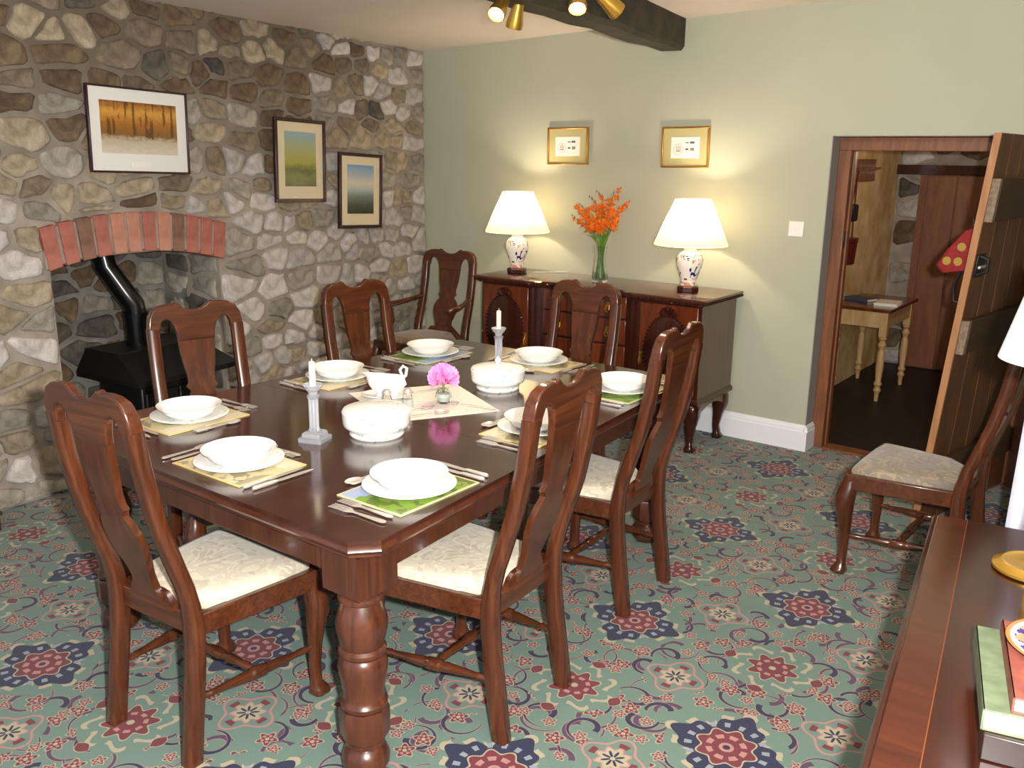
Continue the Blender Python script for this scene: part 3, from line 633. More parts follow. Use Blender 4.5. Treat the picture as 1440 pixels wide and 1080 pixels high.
M['art1'] = art('generic_winter_wood_print', [(0.0, (0.83, 0.79, 0.72)), (0.26, (0.74, 0.68, 0.58)), (0.36, (0.50, 0.36, 0.18)), (0.6, (0.66, 0.42, 0.16)), (0.8, (0.82, 0.60, 0.26)), (1.0, (0.52, 0.30, 0.14))], (0.36, (0.32, 0.19, 0.10)))
M['art2'] = art('generic_green_valley_print', [(0.0, (0.24, 0.26, 0.14)), (0.18, (0.42, 0.46, 0.24)), (0.3, (0.30, 0.34, 0.18)), (0.45, (0.62, 0.60, 0.26)), (0.7, (0.62, 0.64, 0.46)), (1.0, (0.55, 0.66, 0.70))], None, 6)
M['art3'] = art('generic_lake_print', [(0.0, (0.16, 0.17, 0.13)), (0.2, (0.30, 0.31, 0.27)), (0.38, (0.46, 0.50, 0.48)), (0.5, (0.66, 0.70, 0.70)), (0.62, (0.80, 0.78, 0.70)), (1.0, (0.42, 0.58, 0.76))], None, 7, 0.12)
nl = (0.9945, 0.1044, 0); off = Vector(nl)*0.052
W_ = lambda *c: [Vector(p)+off for p in c]
picture('winter_picture', 'white-mounted picture of a golden winter wood above the fireplace', W_((-0.05, -2.77, 1.995), (-0.11, -2.185, 1.978), (-0.11, -2.18, 1.56), (-0.05, -2.765, 1.577)), nl, 0.010, 'frame_dark', 'mount_white', (0.06, 0.085, 0.06), 'art1')
pic1 = [o for o in bpy.data.objects if o.name == 'winter_picture'][0]
box('title_plate', 'paper', (-0.055, 0.045, -0.016, -0.011, -0.178, -0.155), pic1)
picture('valley_picture', 'dark-framed picture of a misty green valley', W_((-0.176, -1.565, 1.887), (-0.222, -1.128, 1.873), (-0.222, -1.128, 1.372), (-0.177, -1.558, 1.386)), nl, 0.022, 'frame_dark', 'mount_cream', (0.062, 0.075, 0.055), 'art2')
picture('lake_picture', 'dark-framed picture of blue sky over a lake', W_((-0.234, -1.010, 1.689), (-0.281, -0.575, 1.669), (-0.279, -0.580, 1.175), (-0.234, -1.010, 1.195)), nl, 0.022, 'frame_dark', 'mount_cream', (0.062, 0.075, 0.055), 'art3')
for nm, x0, x1, zt, zb, lab in (('stamp_picture', 0.797, 1.116, 1.860, 1.620, 'small gilt-framed cover with stamps above the lamp beside the armchair'), ('stamp_picture', 1.652, 1.966, 1.858, 1.616, 'small gilt-framed cover with stamps above the lamp nearer the doorway')):
    t, a, c = picture(nm, lab, [(x0, -0.002, zt), (x1, -0.002, zt+0.002), (x1, -0.002, zb+0.004), (x0, -0.002, zb)], (0, -1, 0), 0.011, 'gold', 'mount_olive', (0.052, 0.045, 0.05), 'paper', depth=0.02)
    y_ = -0.0125
    rg = MB(); k_ = 20
    for r_ in (0.033,):
        rg.rings([[(-0.045+rr_*math.cos(2*math.pi*j/k_), yy, -0.012+rr_*math.sin(2*math.pi*j/k_)) for j in range(k_)] for rr_, yy in ((r_-0.002, y_), (r_-0.002, y_-0.0006), (r_, y_-0.0006), (r_, y_))], False, False)
    rg.build('postmark_ring', 'red_ink', t)
    rg = MB()
    for q in range(3): rg.box(-0.058+q*0.011, -0.053+q*0.011, y_-0.0006, y_, -0.016, 0.006+0.008*(q % 2))
    rg.box(-0.06, -0.03, y_-0.0006, y_, -0.026, -0.018); rg.build('postmark_emblem', 'red_ink', t)
    for (sx, sz, sw_, sh_, mt) in ((0.012, 0.026, 0.022, 0.006, 'ink'), (0.046, 0.027, 0.030, 0.012, 'ink'), (0.012, -0.012, 0.020, 0.010, 'ink'), (0.048, -0.012, 0.026, 0.018, 'olive_ink')):
        box('stamp', mt, (sx-sw_/2, sx+sw_/2, y_-0.0008, y_, sz-sh_/2, sz+sh_/2), t)

# ------------------------------------------------------------------ stove on its hearth
U = Matrix.Translation((-0.34, 0, 0)) @ Matrix.Rotation(ang, 4, 'Z')
he = MB().prism([(OU0+0.03, -0.45), (OU1-0.04, -0.45), (OU1-0.04, 0.045), (OU1+0.02, 0.045), (OU1+0.02, 0.28), (OU0-0.02, 0.28), (OU0-0.02, 0.045), (OU0+0.03, 0.045)], 0.0, 0.025).build('hearth', 'slate', bevel=0.004); he.matrix_world = U
tag(he, 'dark slate hearth slab under the black stove', 'hearth')
sv = thing('wood_stove', 'black cast-iron wood stove with sloping canopy in the fireplace', 'stove'); sv.matrix_world = U @ Matrix.Translation((2.40, -0.10, 0.025)) @ Matrix.Diagonal((0.9, 1, 0.9, 1))
box('body', 'black_iron', (-0.25, 0.25, -0.19, 0.17, 0.08, 0.47), sv, 0.01)
for q in (-1, 1): 
    d_ = box('door', 'black_iron', (0.006 if q > 0 else -0.235, 0.235 if q > 0 else -0.006, 0.17, 0.19, 0.12, 0.44), sv, 0.008)
    box('door_glass', 'black_gloss', (0.04 if q > 0 else -0.205, 0.205 if q > 0 else -0.04, 0.19, 0.194, 0.2, 0.38), d_, 0.003)
for sx in (-0.21, 0.21):
    for sy in (-0.15, 0.13): MB().loft([(sx, sy, 0, 0.022, 0.022), (sx, sy, 0.08, 0.03, 0.03)]).build('leg', 'black_iron', sv)
MB().rings([[(x, y, z) for x, y in ((-a, -b_), (a, -b_), (a, c_), (-a, c_))] for a, b_, c_, z in ((0.26, 0.2, 0.18, 0.47), (0.37, 0.22, 0.30, 0.515), (0.37, 0.22, 0.30, 0.545), (0.30, 0.22, 0.06, 0.665), (0.30, 0.22, 0.06, 0.675))]).build('canopy', 'black_iron', sv, sharp=20)
pp = MB().tube([(0.05, -0.07, 0.67), (0.05, -0.07, 0.88)], 0.068, 20); pp.tube([(0.05, -0.07, 0.86), (0.055, -0.075, 0.93), (0.09, -0.10, 1.0), (0.15, -0.17, 1.16), (0.19, -0.2, 1.5)], 0.064, 20)
pp.tube([(0.05, -0.07, 0.85), (0.05, -0.07, 0.88)], 0.074, 20); pp.build('flue_pipe', 'black_gloss', sv)
box('register_plate', 'black_iron', (-0.05, 0.35, -0.3, -0.05, 1.28, 1.30), sv)
# low oak box by the hearth's near end
lb = thing('log_box', 'low dark wooden box against the stone wall', 'box', (0.13, -3.64, 0), R(-6))
box('body', 'mah_y', (-0.105, 0.105, -0.17, 0.17, 0.0, 0.075), lb, 0.003); box('lid', 'mah_y', (-0.115, 0.115, -0.18, 0.18, 0.075, 0.095), lb, 0.006)

# ------------------------------------------------------------------ chairs (local: rear feet on y=0, facing +y)
def lerp(tab, z):
    for (a, va), (c, vc) in zip(tab, tab[1:]):
        if z <= c: return va+(vc-va)*max(0, (z-a)/(c-a))
    return tab[-1][1]
BACK = [(0, 0), (0.10, 0.014), (0.2, 0.028), (0.3, 0.042), (0.42, 0.048), (0.5, 0.034), (0.6, 0.0), (0.7, -0.032), (0.8, -0.055), (0.9, -0.072), (1.0, -0.083), (1.1, -0.090)]
HALF = [(0, 0.178), (0.42, 0.172), (0.6, 0.170), (0.8, 0.169), (1.0, 0.168)]
def make_chair(seat_mat, wide=1.0, tall=1.0, arms=False):
    t = thing('dining_chair' if not arms else 'carver_chair', 'chair', 'chair')
    bk = lambda z: lerp(BACK, z/tall); hf = lambda z: lerp(HALF, z/tall)*wide
    for s_ in (-1, 1):
        zs = [0, 0.08, 0.16, 0.24, 0.32, 0.40, 0.46, 0.52, 0.58, 0.64, 0.70, 0.76, 0.82, 0.88, 0.94, 0.97]
        MB().loft([(s_*hf(z*tall), bk(z*tall), z*tall, 0.0225, 0.0245 if z < 0.45 else 0.021) for z in zs], 0.22 if True else 0.4).build('back_post', 'mah_z', t, sharp=50)
    # crest rail: yoke with two small ears
    half = [(0.0, 1.032), (0.03, 1.036), (0.055, 1.048), (0.07, 1.060), (0.082, 1.066), (0.092, 1.058), (0.12, 1.060), (0.155, 1.056), (0.185, 1.042), (0.203, 1.015), (0.210, 0.98), (0.2095, 0.945)]
    inn = [(0.160, 0.945), (0.158, 0.972), (0.148, 0.994), (0.131, 1.002), (0.112, 0.996), (0.096, 0.977), (0.086, 0.95), (0.081, 0.915)]
    o_ = [(x*0.89*wide, z*tall) for x, z in half+inn]; out = o_ + [(-x, z) for x, z in o_[::-1][:-1]]
    cr = MB(); cr.rings([[(x, bk(z)+dy*(0.011+0.010*min(1, (x/0.187/wide)**2))-0.010*(1-min(1, (x/0.187/wide)**2)), z) for x, z in out] for dy in (-1, 1)]); cr.build('crest_rail', 'mah_x', t, bevel=0.008, sharp=50, seg=3)
    # vase-shaped splat
    prof = [(0.445, 0.066), (0.46, 0.066), (0.475, 0.052), (0.50, 0.046), (0.53, 0.050), (0.57, 0.066), (0.61, 0.078), (0.65, 0.080), (0.685, 0.068), (0.705, 0.052), (0.715, 0.047), (0.725, 0.052), (0.735, 0.062), (0.75, 0.052), (0.78, 0.054), (0.83, 0.064), (0.88, 0.069), (0.922, 0.0725)]
    MB().rings([[(-w_*wide, bk(z*tall)-0.010-0.010, z*tall), (w_*wide, bk(z*tall)-0.010-0.010, z*tall), (w_*wide, bk(z*tall)+0.010-0.010, z*tall), (-w_*wide, bk(z*tall)+0.010-0.010, z*tall)] for z, w_ in prof]).build('splat', 'mah_z', t, sharp=40)
    rw, fw_, y0, y1 = 0.182*wide, 0.245*wide, 0.045, 0.475
    out = [(-rw, y0), (rw, y0), (fw_, y1-0.02), (fw_-0.03, y1), (-fw_+0.03, y1), (-fw_, y1-0.02)]; ins = [(x*0.88, y0+0.028+(y-y0)*0.88) for x, y in out]
    sf = MB(); sf.rings([[(x, y, z) for x, y in o] for o, z in ((out, 0.375), (out, 0.440), (ins, 0.440), (ins, 0.375))], False, False)
    n_ = 6; b0 = len(sf.v)-24
    sf.f += [(b0+j, b0+18+j, b0+18+(j+1) % n_, b0+(j+1) % n_) for j in range(n_)]
    sf.build('seat_frame', 'mah_x', t, bevel=0.004, sharp=30)
    MB().loft([(0, bk(0.44), 0.436, 0.10*wide, 0.02), (0, bk(0.44)-0.004, 0.475, 0.085*wide, 0.014), (0, bk(0.44)-0.008, 0.49, 0.075*wide, 0.010)]).build('shoe', 'mah_x', t)
    ctr = (0, (y0+y1)/2); cu = MB()
    cu.rings([[((x-ctr[0])*s_+ctr[0], (y-ctr[1])*s_+ctr[1], z) for x, y in sum([[(p[0]*0.75+q[0]*0.25, p[1]*0.75+q[1]*0.25), (p[0]*0.25+q[0]*0.75, p[1]*0.25+q[1]*0.75)] for p, q in zip(out, out[1:]+out[:1])], [])] for s_, z in ((0.90, 0.42), (0.915, 0.452), (0.88, 0.466), (0.72, 0.476), (0.4, 0.481))])
    cu.build('seat', seat_mat, t, sharp=70)
    for s_ in (-1, 1):
        fx, fy = s_*(fw_-0.026), y1-0.026
        MB().loft([(fx+s_*0.004, fy+0.004, 0.0, 0.022, 0.022), (fx+s_*0.006, fy+0.006, 0.010, 0.031, 0.031), (fx+s_*0.004, fy+0.004, 0.026, 0.026, 0.026), (fx, fy, 0.045, 0.017, 0.017), (fx-s_*0.002, fy-0.002, 0.10, 0.0165, 0.0165), (fx, fy, 0.18, 0.021, 0.021), (fx+s_*0.004, fy+0.004, 0.25, 0.027, 0.027), (fx+s_*0.009, fy+0.009, 0.31, 0.034, 0.034), (fx+s_*0.007, fy+0.007, 0.35, 0.035, 0.035), (fx, fy, 0.385, 0.029, 0.029), (fx-s_*0.002, fy-0.002, 0.42, 0.024, 0.024)], 0.45).build('front_leg', 'mah_z', t, sharp=70)
        a = Vector((s_*hf(0.19)*0.99, bk(0.19)+0.02, 0.185)); c = Vector((s_*(fw_-0.03), y1-0.045, 0.170)); md = (a+c)/2
        path = [a+(c-a)*q for q in (0, 0.08, 0.10, 0.12, 0.3, 0.40, 0.42, 0.44, 0.56, 0.58, 0.60, 0.75, 0.90, 0.92, 1.0)]
        MB().tube(path, [0.009, 0.009, 0.013, 0.009, 0.014, 0.017, 0.014, 0.020, 0.020, 0.014, 0.017, 0.013, 0.009, 0.012, 0.009], 8).build('stretcher', 'mah_y', t, sharp=60)
    a = Vector((-(hf(0.18)+fw_-0.03)/2, (0.028+y1-0.02)/2, 0.177)); c = Vector((-a.x, a.y, a.z))
    MB().tube([a+(c-a)*q for q in (0, 0.1, 0.12, 0.2, 0.35, 0.37, 0.43, 0.5, 0.57, 0.63, 0.65, 0.8, 0.88, 0.9, 1.0)], [0.009, 0.009, 0.013, 0.012, 0.016, 0.011, 0.017, 0.018, 0.017, 0.011, 0.016, 0.012, 0.013, 0.009, 0.009], 8).build('stretcher', 'mah_x', t, sharp=60)
    if arms:
        for s_ in (-1, 1):
            MB().tube([(s_*hf(0.69), bk(0.69)+0.01, 0.69), (s_*(hf(0.68)+0.03), 0.10, 0.675), (s_*(hf(0.66)+0.055), 0.22, 0.665), (s_*(hf(0.66)+0.06), 0.31, 0.665), (s_*(hf(0.66)+0.055), 0.345, 0.655)], [0.018, 0.017, 0.019, 0.024, 0.019], 10).build('arm', 'mah_y', t, sharp=60)
            MB().tube([(s_*(fw_-0.005), 0.27, 0.40), (s_*(fw_-0.002), 0.265, 0.48), (s_*(hf(0.66)+0.035), 0.30, 0.56), (s_*(hf(0.66)+0.055), 0.30, 0.655)], [0.02, 0.02, 0.016, 0.017], 8).build('arm_support', 'mah_z', t, sharp=60)
    return t
ch0 = make_chair('damask', 1.0, 1.035)
def put(o, x, y, dx, dy, label, group=None):
    o.location = (x, y, 0); o.rotation_euler = (0, 0, math.atan2(-dx, dy)); o['label'] = label
    if group: o['group'] = group
    return o
GC = 'matching mahogany dining chairs'
put(ch0, 2.168, -3.907, -0.07, 1.0, 'mahogany chair at the table end facing the sideboard, lit orange-brown', GC)
put(copy_tree(ch0), 2.957, -3.088, -1.0, -0.06, 'mahogany chair at the table side with its back to the inlaid chest', GC)
put(copy_tree(ch0), 2.856, -2.207, -1.0, -0.05, 'mahogany chair at the table side towards the doorway, beside the sideboard end', GC)
put(copy_tree(ch0), 1.290, -3.06, 1.0, -0.28, 'mahogany chair at the table standing in front of the black stove', GC)
put(copy_tree(ch0), 1.315, -2.195, 1.0, -0.12, 'mahogany chair at the table in front of the stone wall, under the small pictures', GC)
put(copy_tree(ch0), 2.06, -1.535, 0.03, -1.0, 'mahogany chair at the table end with its back to the sideboard', GC)
ch8 = make_chair('damask_dull', 1.0, 1.035); put(ch8, 3.845, -1.285, -1.0, 0.02, 'mahogany chair with grey-brown seat standing alone beside the open door', GC)
arm = make_chair('tapestry', 1.16, 0.965, True); put(arm, 0.16, -0.35, 0.16, -1.0, 'mahogany carver armchair with brown seat in the corner by the sideboard')

# ------------------------------------------------------------------ dining table
TX0, TX1, TY0, TY1, TZ = 1.345, 2.885, -3.712, -1.615, 0.75
TAPER = 0.185
tb = thing('dining_table', 'large extending mahogany dining table on turned legs', 'table', ((TX0+TX1)/2, (TY0+TY1)/2, 0))
hx_, hy_ = (TX1-TX0)/2, (TY1-TY0)/2; CH = 0.062
J0, J1 = -2.855-tb.location.y, -2.47-tb.location.y
tp = lambda x, y: x-TAPER*max(0, (y+hy_)/(2*hy_))*max(0.0, (x+hx_)/(2*hx_))
def edge(o, s_): return [(x*(1-s_/hx_), y*(1-s_/hy_)) for x, y in o]
def slab(name, out, mat, zs):
    b = MB(); cx = sum(p[0] for p in out)/len(out); cy = sum(p[1] for p in out)/len(out)
    b.rings([[(tp(x, y), y, z) for x, y in out] for z in zs]); return b.build(name, mat, tb, bevel=0.0)
near = [(-hx_, J0-0.0008), (-hx_, -hy_+CH), (-hx_+CH, -hy_), (hx_-CH, -hy_), (hx_, -hy_+CH), (hx_, J0-0.0008)]
far_ = [(x, -y) for x, y in near][::-1]; far_ = [(x, y if abs(y) > 0.5 else J1+0.0008) for x, y in far_]; far_ = [(x, J1+0.0008) if abs(y-J1) < 0.15 and abs(abs(x)-hx_) < 1e-6 and i in (0, 5) else (x, y) for i, (x, y) in enumerate(far_)]
mid = [(-hx_, J1-0.0008), (-hx_, J0+0.0008), (hx_, J0+0.0008), (hx_, J1-0.0008)]
for nm, out, mt in (('top_board', near, 'tabletop'), ('leaf', mid, 'leaf'), ('top_board', far_, 'tabletop')):
    slab(nm, out, mt, (TZ-0.012, TZ))
full = [(-hx_, hy_-CH), (-hx_, -hy_+CH), (-hx_+CH, -hy_), (hx_-CH, -hy_), (hx_, -hy_+CH), (hx_, hy_-CH), (hx_-CH, hy_), (-hx_+CH, hy_)]
eb = MB(); eb.rings([[(tp(x, y), y, z) for x, y in edge(full, s_)] for s_, z in ((0.030, TZ-0.064), (0.022, TZ-0.058), (0.022, TZ-0.050), (0.006, TZ-0.040), (0.0, TZ-0.030), (0.003, TZ-0.020), (0.003, TZ-0.012))]); eb.build('moulded_edge', 'table_h', tb, sharp=25)
ap = MB()
ax_, ay_ = hx_-0.085, hy_-0.065
ap.box(-ax_, ax_, -ay_, -ay_+0.025, 0.60, TZ-0.064); ap.box(-ax_, ax_, ay_-0.025, ay_, 0.60, TZ-0.064); ap.box(-ax_, -ax_+0.025, -ay_, ay_, 0.60, TZ-0.064); ap.box(ax_-0.025, ax_, -ay_, ay_, 0.60, TZ-0.064)
ap.v = [(tp(x, y), y, z) for x, y, z in ap.v]
ap.build('apron', 'table', tb, bevel=0.003)
for sx in (-1, 1):
    for sy in (-1, 1):
        l_ = MB(); l_.box(-0.07, 0.07, -0.07, 0.07, 0.565, TZ-0.064)
        l_.lathe([(0.03, 0.0), (0.052, 0.008), (0.067, 0.030), (0.068, 0.05), (0.060, 0.072), (0.047, 0.085), (0.055, 0.092), (0.055, 0.100), (0.047, 0.106), (0.056, 0.114)], 24)
        l_.lathe([(0.066, 0.114), (0.070, 0.122), (0.070, 0.196), (0.066, 0.206)], 8)
        l_.lathe([(0.056, 0.204), (0.064, 0.212), (0.066, 0.224), (0.058, 0.234), (0.056, 0.244), (0.060, 0.275), (0.067, 0.315), (0.069, 0.338), (0.064, 0.358), (0.058, 0.366), (0.066, 0.376), (0.066, 0.386), (0.058, 0.394), (0.063, 0.41), (0.070, 0.445), (0.071, 0.465), (0.065, 0.49), (0.056, 0.515), (0.052, 0.525), (0.062, 0.533), (0.062, 0.541), (0.055, 0.549), (0.060, 0.566)], 28)
        l_.build('leg', 'table', tb, loc=(tp(sx*(hx_-0.130), sy*(hy_-0.110)), sy*(hy_-0.110), 0), sharp=30)

# ------------------------------------------------------------------ place settings
def lathe_thing(name, label, cat, loc, prof, mat, seg=40, group=None, **kw):
    o = MB().lathe(prof, seg, **kw).build(name, mat, None, sharp=50, loc=loc); return tag(o, label, cat, group)
PLATE = [(0.0, 0.004), (0.075, 0.004), (0.08, 0.0), (0.085, 0.004), (0.134, 0.017), (0.136, 0.019), (0.133, 0.021), (0.09, 0.0085), (0.0, 0.0075)]
BOWL = [(0.0, 0.005), (0.052, 0.005), (0.056, 0.0), (0.064, 0.004), (0.088, 0.018), (0.097, 0.034), (0.112, 0.043), (0.1125, 0.045), (0.096, 0.0385), (0.085, 0.022), (0.055, 0.010), (0.0, 0.008)]
def plate_mesh(name, prof, mat): return MB().lathe(prof, 44, cap0=False, cap1=False).build(name, mat, None, sharp=60)
def fork_mesh(L=0.20):
    b = MB(); zc = lambda v: 0.004+0.010*max(0, (v-0.55*L)/L)+(-0.018*max(0, (v-0.78*L)/L))+0.004*(max(0, 0.15*L-v)/L)
    W = [(0, 0.004), (0.01, 0.009), (0.03, 0.008), (0.10, 0.0035), (0.115, 0.0035), (0.128, 0.010), (0.138, 0.0138)]
    b.rings([[(-w_, v*L/0.2, zc(v*L/0.2)), (w_, v*L/0.2, zc(v*L/0.2)), (w_, v*L/0.2, zc(v*L/0.2)+0.0022), (-w_, v*L/0.2, zc(v*L/0.2)+0.0022)] for v, w_ in W])
    for i in range(4):
        x = -0.0122+i*0.00813
        b.rings([[(x-w_, v*L/0.2, zc(v*L/0.2)), (x+w_, v*L/0.2, zc(v*L/0.2)), (x+w_, v*L/0.2, zc(v*L/0.2)+0.002), (x-w_, v*L/0.2, zc(v*L/0.2)+0.002)] for v, w_ in ((0.137, 0.0018), (0.165, 0.0016), (0.185, 0.0014), (0.2, 0.0007))])
    return b
def spoon_mesh(L=0.18):
    b = MB(); W = [(0, 0.004), (0.01, 0.008), (0.03, 0.007), (0.10, 0.003), (0.118, 0.003)]
    b.rings([[(-w_, v, 0.004), (w_, v, 0.004), (w_, v, 0.0062), (-w_, v, 0.0062)] for v, w_ in [(a*L/0.18, c) for a, c in W]])
    cy = 0.148*L/0.18
    for (sgn, top) in ((1, True),):
        b.rings([[(0.0205*s_*math.cos(2*math.pi*j/16), cy+0.031*s_*math.sin(2*math.pi*j/16), z) for j in range(16)] for s_, z in ((0.3, 0.0), (0.7, 0.002), (1.0, 0.0075), (0.97, 0.0085), (0.68, 0.0042), (0.3, 0.0024))])
    return b
def knife_parts(t, L=0.22):
    MB().tube([(0, 0, 0.007), (0, 0.008, 0.007), (0, 0.03, 0.007), (0, 0.075, 0.007), (0, 0.085, 0.007)], [0.004, 0.0068, 0.0062, 0.0055, 0.004], 10).build('handle', 'silver', t, sharp=60)
    b = MB(); b.rings([[(-w_, v, 0.005), (w_*0.7, v, 0.0055), (w_*0.7, v, 0.0065), (-w_, v, 0.007)] for v, w_ in ((0.083, 0.004), (0.095, 0.009), (0.15, 0.010), (0.19, 0.009), (0.21, 0.005), (L, 0.001))]); b.build('blade', 'silver', t, sharp=40)
proto_fork = fork_mesh().build('dinner_fork', 'silver', None, sharp=40); proto_spoon = spoon_mesh().build('dessert_spoon', 'silver', None, sharp=50)
proto_dfork = fork_mesh(0.17).build('dessert_fork', 'silver', None, sharp=40)
proto_knife = thing('table_knife', 'knife', 'knife'); knife_parts(proto_knife)
proto_plate = plate_mesh('dinner_plate', PLATE, 'floral'); proto_bowl = plate_mesh('soup_bowl', BOWL, 'porcelain')
first = {}
def inst(proto, loc, rz, label, cat, group):
    o = proto if id(proto) not in first else copy_tree(proto); first[id(proto)] = 1
    o.location = loc; o.rotation_euler = (0, 0, rz); return tag(o, label, cat, group)
SET = [((1.590, -3.335), (1, 0), 'mat_tan', 'in front of the chair by the stove'),
       ((2.137, -3.525), (0, 1), 'mat_tan', 'at the table end facing the sideboard'),
       ((2.690, -3.350), (-1, 0), 'mat_green', 'by the table corner next to the end chair'),
       ((1.545, -2.590), (1, 0), 'mat_tan', 'on the stone-wall side behind the crystal candlestick'),
       ((1.530, -1.990), (1, 0), 'mat_green', 'on the stone-wall side towards the armchair'),
       ((2.030, -1.800), (0, -1), 'mat_tan', 'at the table end below the sideboard'),
       ((2.590, -1.985), (-1, 0), 'mat_green', 'at the table side towards the doorway chair'),
       ((2.635, -2.655), (-1, 0), 'mat_tan', 'at the table side between the two chair backs')]
for (px, py), (dx, dy), mt, where in SET:
    rz = math.atan2(-dx, dy); ct, st_ = math.cos(rz), math.sin(rz)
    Wp = lambda u, v, z: (px+u*ct-v*st_, py+u*st_+v*ct, z)
    mo = MB().box(-0.165, 0.165, -0.125, 0.125, 0, 0.004).build('place_mat', mt, None, bevel=0.001, loc=(px, py, TZ), rot=(0, 0, rz))
    tag(mo, ('green landscape' if mt == 'mat_green' else 'pale printed')+' place mat '+where, 'place mat', 'printed place mats')
    inst(proto_plate, (px, py, TZ+0.0041), 0, 'white dinner plate '+where, 'plate', 'white dinner plates')
    inst(proto_bowl, (px, py, TZ+0.0118), 0, 'white rimmed soup bowl on its plate '+where, 'bowl', 'white soup bowls')
    for k_, (u, v, a) in enumerate(((-0.186, -0.115, 0.0), (-0.222, -0.125, 0.03))):
        inst(proto_fork, Wp(u, v, TZ), rz+a, ('inner' if k_ == 0 else 'outer')+' silver dinner fork '+where, 'fork', 'silver dinner forks')
    for k_, (u, v, a) in enumerate(((0.186, -0.125, 0.0), (0.216, -0.115, -0.02))):
        inst(proto_knife, Wp(u, v, TZ), rz+a, ('inner' if k_ == 0 else 'outer')+' silver table knife '+where, 'knife', 'silver table knives')
    inst(proto_spoon, Wp(0.085, 0.165, TZ), rz+R(90), 'silver dessert spoon '+where, 'spoon', 'silver dessert spoons')
    inst(proto_dfork, Wp(-0.085, 0.150, TZ), rz+R(-90), 'silver dessert fork '+where, 'fork', 'silver dessert forks')

# ------------------------------------------------------------------ middle of the table
def dish(label, loc, knob, s_=1.0):
    t = thing('covered_dish', label, 'dish', loc, 0, 'white covered vegetable dishes')
    MB().lathe([(r*s_, z*s_) for r, z in ((0.0, 0.004), (0.084, 0.004), (0.088, 0.0), (0.092, 0.006), (0.089, 0.016), (0.098, 0.026), (0.110, 0.034), (0.113, 0.044), (0.115, 0.082), (0.112, 0.084), (0.0, 0.084))], 44).build('bowl', 'floral', t, sharp=45)
    MB().lathe([(r*s_, z*s_) for r, z in ((0.109, 0.084), (0.111, 0.089), (0.095, 0.095), (0.05, 0.101), (0.0, 0.103))], 44).build('lid', 'floral', t, sharp=45)
    if knob: MB().lathe([(0.008, 0.099), (0.007, 0.108), (0.012, 0.114), (0.013, 0.121), (0.007, 0.127), (0.005, 0.133), (0.0, 0.136)], 16).build('knob', 'porcelain', t)
dish('white covered dish with flat lid beside the crystal candlestick base', (2.235, -3.035, TZ), False, 1.02)
dish('white covered dish with knobbed lid beyond the pink flower', (2.165, -2.275, TZ), True, 0.98)
# small cloth, lying cornerwise
cl_ = MB(); cc = [(1.758, -2.727), (1.983, -2.335), (2.385, -2.543), (2.175, -2.905)]
cx, cy = 2.075, -2.63
n_ = 9; rings = []
for (e_, z0) in ((0, 0.0), (1, 0.0016)):
    pass
vs = []
for i in range(n_):
    for j in range(n_):
        a, c = i/(n_-1), j/(n_-1)
        p = Vector(cc[0]).lerp(Vector(cc[3]), a).lerp(Vector(cc[1]).lerp(Vector(cc[2]), a), c); vs.append((p.x-cx, p.y-cy))
cl_.v = [(x, y, 0.0) for x, y in vs]+[(x, y, 0.0018) for x, y in vs]
N_ = n_*n_
for i in range(n_-1):
    for j in range(n_-1):
        q = (i*n_+j, (i+1)*n_+j, (i+1)*n_+j+1, i*n_+j+1); cl_.f.append(tuple(N_+k for k in q)); cl_.f.append(q[::-1])
bd_ = [j for j in range(n_)]+[i*n_+n_-1 for i in range(1, n_)]+[(n_-1)*n_+j for j in range(n_-2, -1, -1)]+[i*n_ for i in range(n_-2, 0, -1)]
for a, c in zip(bd_, bd_[1:]+bd_[:1]): cl_.f.append((a, c, N_+c, N_+a))
tag(cl_.build('tray_cloth', 'linen', None, loc=(cx, cy, TZ)), 'cream linen cloth lying cornerwise in the middle of the table', 'cloth')
ZC = TZ+0.0019
gb = thing('gravy_boat', 'white porcelain gravy boat on its saucer with a looped handle', 'gravy boat', (1.925, -2.675, ZC), R(35))
MB().lathe([(0.0, 0.003), (0.05, 0.003), (0.052, 0), (0.06, 0.003), (0.092, 0.014), (0.09, 0.016), (0.055, 0.006), (0.0, 0.005)], 32, sx=1.1, sy=0.8, cap0=False, cap1=False).build('saucer', 'porcelain', gb)
rg = []
for r_, z, sp in ((0.030, 0.0065, 0), (0.026, 0.014, 0), (0.040, 0.030, 0), (0.047, 0.052, 0.006), (0.045, 0.072, 0.018), (0.047, 0.086, 0.032), (0.044, 0.086, 0.030), (0.041, 0.070, 0.015), (0.040, 0.05, 0.004), (0.02, 0.025, 0)):
    rg.append([(-(r_*1.45*math.cos(2*math.pi*j/24))-(sp if math.cos(2*math.pi*j/24) > 0.6 else 0)*math.cos(2*math.pi*j/24), r_*0.85*math.sin(2*math.pi*j/24)*(1-0.35*max(0, math.cos(2*math.pi*j/24))), z+0.012*max(0, math.cos(2*math.pi*j/24))*(1 if z > 0.06 else 0)) for j in range(24)])
MB().rings(rg).build('boat', 'porcelain', gb, sharp=60)
MB().tube([(0.055, 0, 0.072), (0.075, 0, 0.090), (0.080, 0, 0.118), (0.065, 0, 0.128), (0.052, 0, 0.112), (0.062, 0, 0.085), (0.072, 0, 0.055), (0.052, 0, 0.035)], 0.006, 8).build('handle', 'porcelain', gb)
